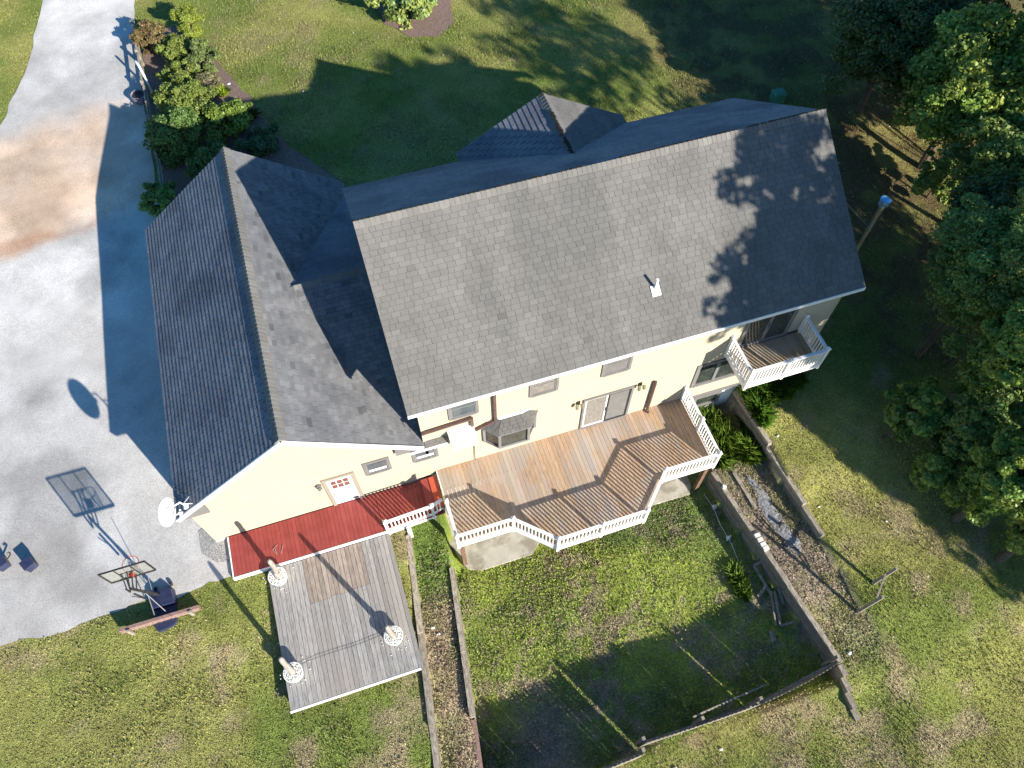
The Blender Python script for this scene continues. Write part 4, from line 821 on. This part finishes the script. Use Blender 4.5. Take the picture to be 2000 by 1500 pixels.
# ------------------------------------------------------------------ vegetation
def leaves(name, C, N, size, cols, parent=None, tilt=.9, asp=1.6, m='leaf'):
    """C (n,3) centres, N (n,3) facing directions"""
    n = len(C); N = N+rng.normal(0, tilt, (n, 3)); N /= np.linalg.norm(N, axis=1)[:, None]
    R_ = rng.normal(0, 1, (n, 3)); U = np.cross(N, R_); U /= np.linalg.norm(U, axis=1)[:, None]; V = np.cross(N, U); s = size*rng.uniform(.6, 1.35, n)[:, None]
    a = C-U*s*asp*.5; b_ = C+V*s*.5+N*s*.12; c_ = C+U*s*asp*.5; d_ = C-V*s*.5+N*s*.12
    return fastmesh(name, np.stack([a, b_, c_, d_], 1).reshape(-1, 3), 4, cols, M[m], parent)
def crown_pts(c, r, nclump, nleaf, clump=.28, flat=.85):
    c = np.array(c); r = np.array(r); P = []; Nn = []; B = []
    d = rng.normal(0, 1, (nclump, 3)); d /= np.linalg.norm(d, axis=1)[:, None]; rad = rng.uniform(.35, 1.0, nclump)**.6
    lump = 1+.22*np.sin(d[:, 0]*4.1+c[0])*np.cos(d[:, 1]*3.7+c[1])+.12*np.sin(d[:, 2]*6)
    cc = c+d*(rad*lump)[:, None]*r; k = nleaf//nclump
    for i in range(nclump):
        q_ = rng.normal(0, 1, (k, 3)); q_ /= np.linalg.norm(q_, axis=1)[:, None]; rr_ = clump*min(r)*rng.uniform(.6, 1.5)
        p = cc[i]+q_*(rng.uniform(.3, 1, k)**.5)[:, None]*rr_*np.array([1.1, 1.1, flat*.8]); P.append(p); Nn.append(q_*.6+d[i]*.5+np.array([0, 0, .7])); B.append(np.full(k, rng.uniform(.75, 1.25)))
    return np.concatenate(P), np.concatenate(Nn), np.concatenate(B), cc
def tree(c, r, base, label, col, leaf=.13, nclump=70, nleaf=14000, clump=.28, cat='tree', name='tree', group=None, trunk=.14, tint=None, gz=None):
    z0 = hz(*base) if gz is None else gz
    T_ = thing(name, label, cat, (base[0], base[1], z0), group)
    if c[0] > 14 and group is None: r = tuple(.84*q for q in r)
    if c[0] < 0: leaf *= .72; nleaf = int(nleaf*1.9); nclump = int(nclump*1.4)
    if group is None and c[0] > 14: leaf *= .85; col = tuple(1.4*q for q in col); nleaf = int(nleaf*1.3); nclump = int(nclump*1.5); clump = .22
    P, Nn, B, cc = crown_pts(c, r, nclump, nleaf, clump)
    keep = P[:, 2] > z0+.03; P, Nn, B = P[keep], Nn[keep], B[keep]
    v = rng.uniform(.75, 1.25, len(P))*B; small = c[0] < 0; col = np.array(col)*1.6; cols = col*v[:, None]; t = rng.random(len(P))[:, None]
    cols = cols*(1-.35*t)+cols*(np.array([1.2, 1.1, .8]) if small else np.array([1.5, 1.15, .7]))*.35*t
    hu = np.sin(B*57.)[:, None]*.5+.5; cols = cols*(1+hu*(np.array([.08, .05, -.1]) if small else np.array([.35, .05, -.1])))
    if tint is not None: k = (rng.random(len(P)) < tint[1])[:, None]; cols = np.where(k, np.array(tint[0])*v[:, None], cols)
    leaves('crown', P, Nn, leaf, cols, T_)
    mb = MB(); top_ = Vector((c[0], c[1], c[2]+r[2]*.3)); b0 = Vector((base[0], base[1], z0-.1)); n = 6; pts_ = [b0.lerp(top_, i/n)+Vector((random.uniform(-1, 1), random.uniform(-1, 1), 0))*.05*(top_-b0).length*.3*(0 < i) for i in range(n+1)]
    mb.tube(pts_, [trunk*(1-.8*i/n)+.012 for i in range(n+1)], 8)
    for i in range(min(14, len(cc))):
        e_ = Vector(cc[i*len(cc)//14 if len(cc) > 14 else i]); s0 = pts_[random.randint(2, n-1)]
        mid_ = s0.lerp(e_, .5)+Vector((0, 0, .12*(e_-s0).length)); mb.tube([s0, mid_, e_], [trunk*.4, trunk*.22, .012], 6)
    mb.build('trunk', M['bark'], T_); return T_
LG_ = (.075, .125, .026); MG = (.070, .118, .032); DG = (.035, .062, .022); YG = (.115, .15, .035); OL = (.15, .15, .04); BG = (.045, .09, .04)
# wood edge on the right, in view
tree((24.6, 7.9, 4.4), (3.0, 2.8, 2.9), (25.0, 8.0), 'bright green maple at the upper right corner of the wood', LG_, .13, 150, 52000, trunk=.2)
tree((23.6, 11.6, 3.6), (2.5, 2.6, 3.0), (23.6, 11.6), 'dark shaded tree at the top of the wood edge', DG, .11, 110, 26000)  # dark leaf colour carries the shade thrown by neighbouring trees
tree((26.4, 11.6, 3.6), (1.9, 2.0, 2.8), (26.4, 11.6), 'dark tree between the top shaded tree and the bright maple', DG, .11, 90, 20000)  # shade of the wood put into the leaf colour here too
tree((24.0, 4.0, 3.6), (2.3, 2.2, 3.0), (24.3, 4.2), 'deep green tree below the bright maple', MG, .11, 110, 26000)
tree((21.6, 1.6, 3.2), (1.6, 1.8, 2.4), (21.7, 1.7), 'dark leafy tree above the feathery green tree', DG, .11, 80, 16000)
tree((19.2, -.8, 4.6), (2.0, 2.3, 3.4), (19.0, -.8), 'feathery mid green tree at the middle of the wood edge', MG, .085, 150, 42000)
tree((18.3, -3.7, 4.4), (1.6, 1.6, 3.0), (18.0, -3.6), 'tall yellow green tree near the right edge below the feathery tree', LG_, .095, 110, 30000)
tree((16.4, -3.5, 1.1), (1.15, 1.1, 1.5), (16.0, -3.4), 'broad leafed shrub jutting onto the lawn from the wood', LG_, .13, 50, 8000, name='shrub', cat='shrub', trunk=.06)
tree((17.4, -4.9, 1.7), (1.3, 1.2, 2.2), (17.0, -4.8), 'dense green tree behind the broad leafed shrub', MG, .095, 80, 18000)
tree((16.2, -5.4, .3), (.9, .8, 1.1), (16.2, -5.4), 'low glossy shrub under the dense green tree', LG_, .12, 36, 5000, name='shrub', cat='shrub', trunk=.05)
tree((17.0, -6.9, 2.4), (1.4, 1.4, 2.4), (16.9, -6.9), 'bright green tree at the lower end of the wood', LG_, .095, 100, 26000)
tree((17.9, -8.3, 1.4), (1.3, 1.0, 1.8), (17.5, -8.6), 'lime green tree lowest along the right edge', YG, .095, 80, 18000)
tree((20.2, -4.5, 5.5), (2.0, 2.2, 4.0), (20.2, -4.5), 'tall green tree at the right border behind the yellow green tree', MG, .11, 110, 26000)
tree((24.2, 6.3, .6), (1.2, 1.1, .9), (24.2, 6.3), 'low dark bush at the foot of the bright maple', MG, .12, 30, 5000, name='shrub', cat='shrub', trunk=.05)
# tall trees beyond the frame that throw the long shadows
shade = [((19.9, -9.9, 12.9), (2.4, 2.7, 2.8), 190, 7600), ((18.7, -12.2, 11.3), (2.0, 2.1, 2.4), 150, 5800), ((18.9, -11.0, 8.8), (1.6, 1.7, 1.7), 80, 2400), ((18.0, -13.3, 11.6), (1.7, 1.7, 1.8), 110, 3600), ((20.5, -12.8, 11.3), (2.3, 2.3, 2.4), 120, 4200),
 ((24.6, -4.6, 11.5), (3.2, 3.4, 3.0), 34, 2900),
 ((32.5, -1.2, 11.0), (3.0, 3.0, 3.4), 70, 8000), ((29.5, 1.0, 7.5), (3.0, 3.0, 3.0), 75, 9000), ((31.5, 6, 9), (2.4, 2.4, 3.0), 50, 5000), ((33, 3, 9), (3, 3, 4), 70, 8000),
 ((24.3, -15.2, 6.0), (2.1, 2.2, 3.0), 75, 9000), ((24.9, -20.8, 7.0), (1.9, 2.1, 2.6), 75, 8000), ((22.9, -14, 2.2), (2.0, 2.2, 1.8), 60, 7000), ((24.2, -10, 3.6), (2.6, 2.6, 2.4), 75, 9000), ((26, -13, 6.4), (2.8, 2.8, 3.0), 75, 9000), ((27, -8, 7), (3, 3, 3.6), 75, 9000), ((29, 9, 9), (3, 3, 4), 75, 9000), ((33, 10, 9), (3, 3, 4), 60, 7000), ((28, -18, 8), (3, 3, 4), 60, 7000)]
for i, (c_, r_, nc_, nl_) in enumerate(shade):
    b_ = (c_[0]+.3, c_[1]-.2) if i > 4 else (21.8+.25*i, -9.6-.3*i)
    t_ = tree(c_, r_, b_, 'tall wood tree outside the right side of the photograph', MG, (.15 if i < 5 else .19), nc_, int(nl_*(1.6 if i < 5 else 1.25)), clump=(.15 if i < 5 else .28), group='tall trees beyond the right edge', trunk=.11)
# shrub bed by the driveway
tree((-7.3, 26.6, .55), (.75, .75, .75), (-7.3, 26.6), 'reddish olive bush at the far end of the shrub bed', (.11, .09, .04), .10, 30, 4200, name='shrub', cat='shrub', trunk=.04, tint=((.20, .10, .05), .15))
tree((-5.4, 27.0, .7), (.6, .8, .9), (-5.4, 27.0), 'bright yellow green bush at the lawn side of the shrub bed', (.14, .175, .03), .06, 36, 6500, name='shrub', cat='shrub', trunk=.04)
tree((-6.2, 25.3, .5), (.75, .75, .7), (-6.2, 25.3), 'rounded lime bush behind the rail fence', YG, .08, 34, 5200, name='shrub', cat='shrub', trunk=.04)
tree((-5.2, 24.4, .45), (.95, .95, .7), (-5.2, 24.4), 'loose grey green bush beside the mulch', (.095, .13, .045), .09, 34, 5000, name='shrub', cat='shrub', trunk=.04)
tree((-6.3, 23.4, .4), (.85, .7, .6), (-6.3, 23.4), 'low green bush in the middle of the shrub bed', YG, .09, 30, 4200, name='shrub', cat='shrub', trunk=.04)
tree((-5.1, 22.6, .3), (.7, .6, .5), (-5.1, 22.6), 'sparse brownish bush with bare mulch around it', (.12, .12, .06), .09, 16, 1700, name='shrub', cat='shrub', trunk=.03)
tree((-6.3, 20.9, .75), (1.25, 1.3, 1.0), (-6.3, 20.9), 'wide light green hedge shrub crossing the garage shadow line', YG, .09, 70, 12000, name='shrub', cat='shrub', trunk=.06)
tree((-6.9, 18.9, .8), (1.15, 1.2, 1.1), (-6.9, 18.9), 'dark green hedge shrub in the garage shadow', MG, .10, 60, 9000, name='shrub', cat='shrub', trunk=.06)
tree((-4.5, 19.1, .7), (1.1, .9, .85), (-4.5, 19.1), 'rhododendron like shrub with pale leaf rosettes', (.10, .15, .03), .13, 40, 4800, name='shrub', cat='shrub', trunk=.05)
tree((-3.3, 17.6, .5), (.8, .8, .7), (-3.3, 17.6), 'bluish green shrub behind the garage ridge', BG, .10, 34, 4600, name='shrub', cat='shrub', trunk=.04)
tree((-5.4, 16.8, .5), (1.1, 1.0, .8), (-5.4, 16.8), 'low shaded shrub behind the garage', MG, .10, 36, 4800, name='shrub', cat='shrub', trunk=.04)
tree((-7.95, 15.6, .35), (.65, .7, .8), (-7.95, 15.6), 'small leafy sapling at the garage corner by the driveway', (.10, .18, .05), .11, 26, 2600, name='shrub', cat='shrub', trunk=.04)
tree((5.1, 24.2, 1.1), (1.4, 1.25, 1.4), (5.1, 24.2), 'rounded flowering bush in its own mulch circle on the front lawn', (.12, .19, .06), .12, 60, 8500, name='shrub', cat='shrub', trunk=.08, tint=((.75, .75, .72), .006))
# low plants
def tuft(c, r, n, h, col, name, label, cat='plant', wdt=.02, group=None, lean=.5):
    n = int(n); a = rng.uniform(0, 6.283, n); q_ = np.sqrt(rng.random(n)); x = c[0]+q_*np.cos(a)*r[0]; y = c[1]+q_*np.sin(a)*r[1]; z = hgt(x, y)
    hh = h*rng.uniform(.5, 1.2, n)*(1-.35*q_); d = rng.uniform(0, 6.283, n); ln = hh*lean*rng.uniform(.3, 1.6, n)
    B_ = np.stack([x, y, z], -1); sd = np.stack([-np.sin(d), np.cos(d), 0*d], -1)*wdt; mid = B_+np.stack([np.cos(d)*ln*.35, np.sin(d)*ln*.35, hh*.7], -1); tip = B_+np.stack([np.cos(d)*ln, np.sin(d)*ln, hh], -1)
    V = np.stack([B_-sd, B_+sd, mid+sd*.8, tip, mid-sd*.8], 1).reshape(-1, 3); cols = np.array(col)*rng.uniform(.7, 1.35, n)[:, None]
    return tag(fastmesh(name, V, 5, cols, M['grass']), label, cat, group)
tuft((-4.55, 22.0), (.2, .2), 260, .3, (.30, .40, .04), 'lime_plant', 'small lime plant alone on the brown mulch', wdt=.03, lean=1)
tuft((-3.6, 19.9), (.3, .3), 160, .45, (.13, .2, .04), 'grassy_plant', 'spiky grass plant at the edge of the garage shadow', wdt=.02, lean=1.2)
for i, (x_, y_, r_, lb) in enumerate(((10.35, -.75, .55, 'arching daylily clump under the house window'), (10.6, -1.5, .5, 'middle daylily clump beside the deck railing'), (11.3, -2.1, .5, 'spreading daylily clump farthest from the house'), (10.15, -2.1, .35, 'small daylily clump touching the deck corner'))):
    tuft((x_, y_), (r_, r_), 1500*r_, .55, (.15, .25, .03), 'daylily', lb, wdt=.014, group='daylilies by the deck', lean=1.1)
for i, (x_, y_, rx_, ry_) in enumerate(((12.7, -.55, 1.0, .45), (11.95, -1.15, .35, .6), (13.6, -.35, .6, .35))):
    tuft((x_, y_), (rx_, ry_), 4200*rx_*ry_+600, .5, (.09, .19, .02), 'tall_grass', ['tall grass bank below the balcony', 'tall grass along the top of the upper timber wall', 'tall grass at the shaded house corner'][i], wdt=.014, lean=.8)
tuft((9.15, -6.3), (.25, .7), 700, .3, (.12, .2, .03), 'weed', 'bright leafy weed beside the lumber frame', wdt=.03, lean=1)
tuft((-3.9, .0), (.05, .05), 12, .12, (.35, .38, .04), 'weed', 'tiny yellow weed at the garage wall foot', wdt=.02)
# short grass everywhere (uncountable)
def blades(name, n, xr, yr, hfun, wdt, dens=None, colmul=1.0, seed=0, leafy=False):
    x = rng.uniform(*xr, n); y = rng.uniform(*yr, n)
    # keep what lies inside a generous field round the house, off the hard surfaces
    ok = ~((x > dleft(y)) & (x < dright(y)-.0) & (y > -1.42+.0*x)); ok &= ~((x > -7.7) & (x < 14.2) & (y > 0) & (y < 11.8)); ok &= ~((x > -7.35) & (x < .1) & (y > -1.55) & (y <= 0))
    ok &= ~((x > -6.24) & (x < -2.15) & (y > -6.13) & (y < -1.5)); ok &= ~((x > 0) & (x < 9.1) & (y > -2.4) & (y < 0)); ok &= ~((x > -.3) & (x < 2.9) & (y > -3.05) & (y < 0)); ok &= ~((x > 3.0) & (x < 9.0) & (y > -2.75) & (y < 0))
    bed = (x < np.interp(y, [12.3, 14.6, 17.2, 19.8, 23.8, 26, 28.3], [-.5, -.6, -2.2, -3.1, -4.3, -4.9, -6.5])) & (x > -8.2) & (y > 12.3) & (y < 28.3); ok &= ~bed
    ok &= ~((((x-5.6)/1.8)**2+((y-25.0)/2.7)**2) < 1)
    ang = -HD; rx = (x-CAM[0])*math.cos(ang)-(y-CAM[1])*math.sin(ang); ry = (x-CAM[0])*math.sin(ang)+(y-CAM[1])*math.cos(ang)
    ok &= np.abs(rx) < 15+.62*np.clip(ry, 0, 100); ok &= ry > -4
    if dens is not None: ok &= rng.random(n) < dens(x, y)
    x, y = x[ok], y[ok]; n = len(x); z = hgt(x, y); h = hfun(x, y)*rng.uniform(.5, 1.4, n); d = rng.uniform(0, 6.283, n); ln = h*rng.uniform(.1, 1.0, n)
    B_ = np.stack([x, y, z-.005], -1); sd = np.stack([-np.sin(d), np.cos(d), 0*d], -1)*(wdt*rng.uniform(.6, 1.4, n))[:, None]
    c = gcol(x, y)*rng.uniform(.65, 1.45, n)[:, None]*colmul*np.where(rng.random(n) < .3, 1.25, 1)[:, None]
    dry = (rng.random(n) < (.26 if leafy else .16))[:, None]; c = np.where(dry, (BR*.9+GREY*.3 if leafy else TAN)*rng.uniform(.6, 1.3, n)[:, None], c)
    if leafy:
        cc = B_+np.stack([0*x, 0*x, h*rng.random(n)], -1); o = leaves(name, cc, np.tile([0, 0, 1.], (n, 1)), wdt, c, None, .6, 1.3, 'grass')
    else:
        V = np.stack([B_-sd, B_+sd, B_+np.stack([np.cos(d)*ln, np.sin(d)*ln, h], -1)], 1).reshape(-1, 3); o = fastmesh(name, V, 3, c, M['grass'])
    return tag(o, 'short patchy lawn grass' if not leafy else 'low leafy weeds covering the walled yards', 'grass' if not leafy else 'weeds', kind='stuff')
blades('grass', 900000, (-18, 32), (-15, 36), lambda x, y: .045+.04*sm(.45, .7, fbm(x, y, 1.2, 50)), .017)
def wd(x, y):
    inn = ((x > L1x(y)) & (x < W2x(y)) & (y < 0)).astype(float)*(1-sm(-9.8, -10.6, y))
    return inn*(.25+.75*sm(.42, .6, fbm(x, y, 1.0, 60)))+(1-inn)*.10*sm(.5, .7, fbm(x, y, 1.5, 61))*(y < 0)
blades('ground_weeds', 420000, (-14, 20), (-15, 0), lambda x, y: .05+.12*sm(.5, .7, fbm(x, y, .7, 62)), .045, wd, leafy=True)

# fallen leaves on the front and right lawns
n_ = 5200; xf_ = rng.uniform(-3, 30, n_); yf_ = rng.uniform(-14, 34, n_); k_ = ((yf_ > 12.5) | ((xf_ > 12.4) & (yf_ < 0)) | (xf_ > 15)) & (rng.random(n_) < .35+.65*sm(.45, .6, fbm(xf_, yf_, 3, 70)))
xf_, yf_ = xf_[k_], yf_[k_]; n_ = len(xf_); Cf = np.stack([xf_, yf_, hgt(xf_, yf_)+.07], -1)
cf_ = np.where((rng.random(n_) < .35)[:, None], np.array([[.55, .50, .38]]), np.array([[.42, .34, .10]]))*rng.uniform(.6, 1.2, n_)[:, None]
tag(leaves('fallen_leaves', Cf, np.tile([0, 0, 1.], (n_, 1)), .05, cf_, None, .3, 1.3, 'grass'), 'small dry leaves scattered over the lawns', 'leaves', kind='stuff')
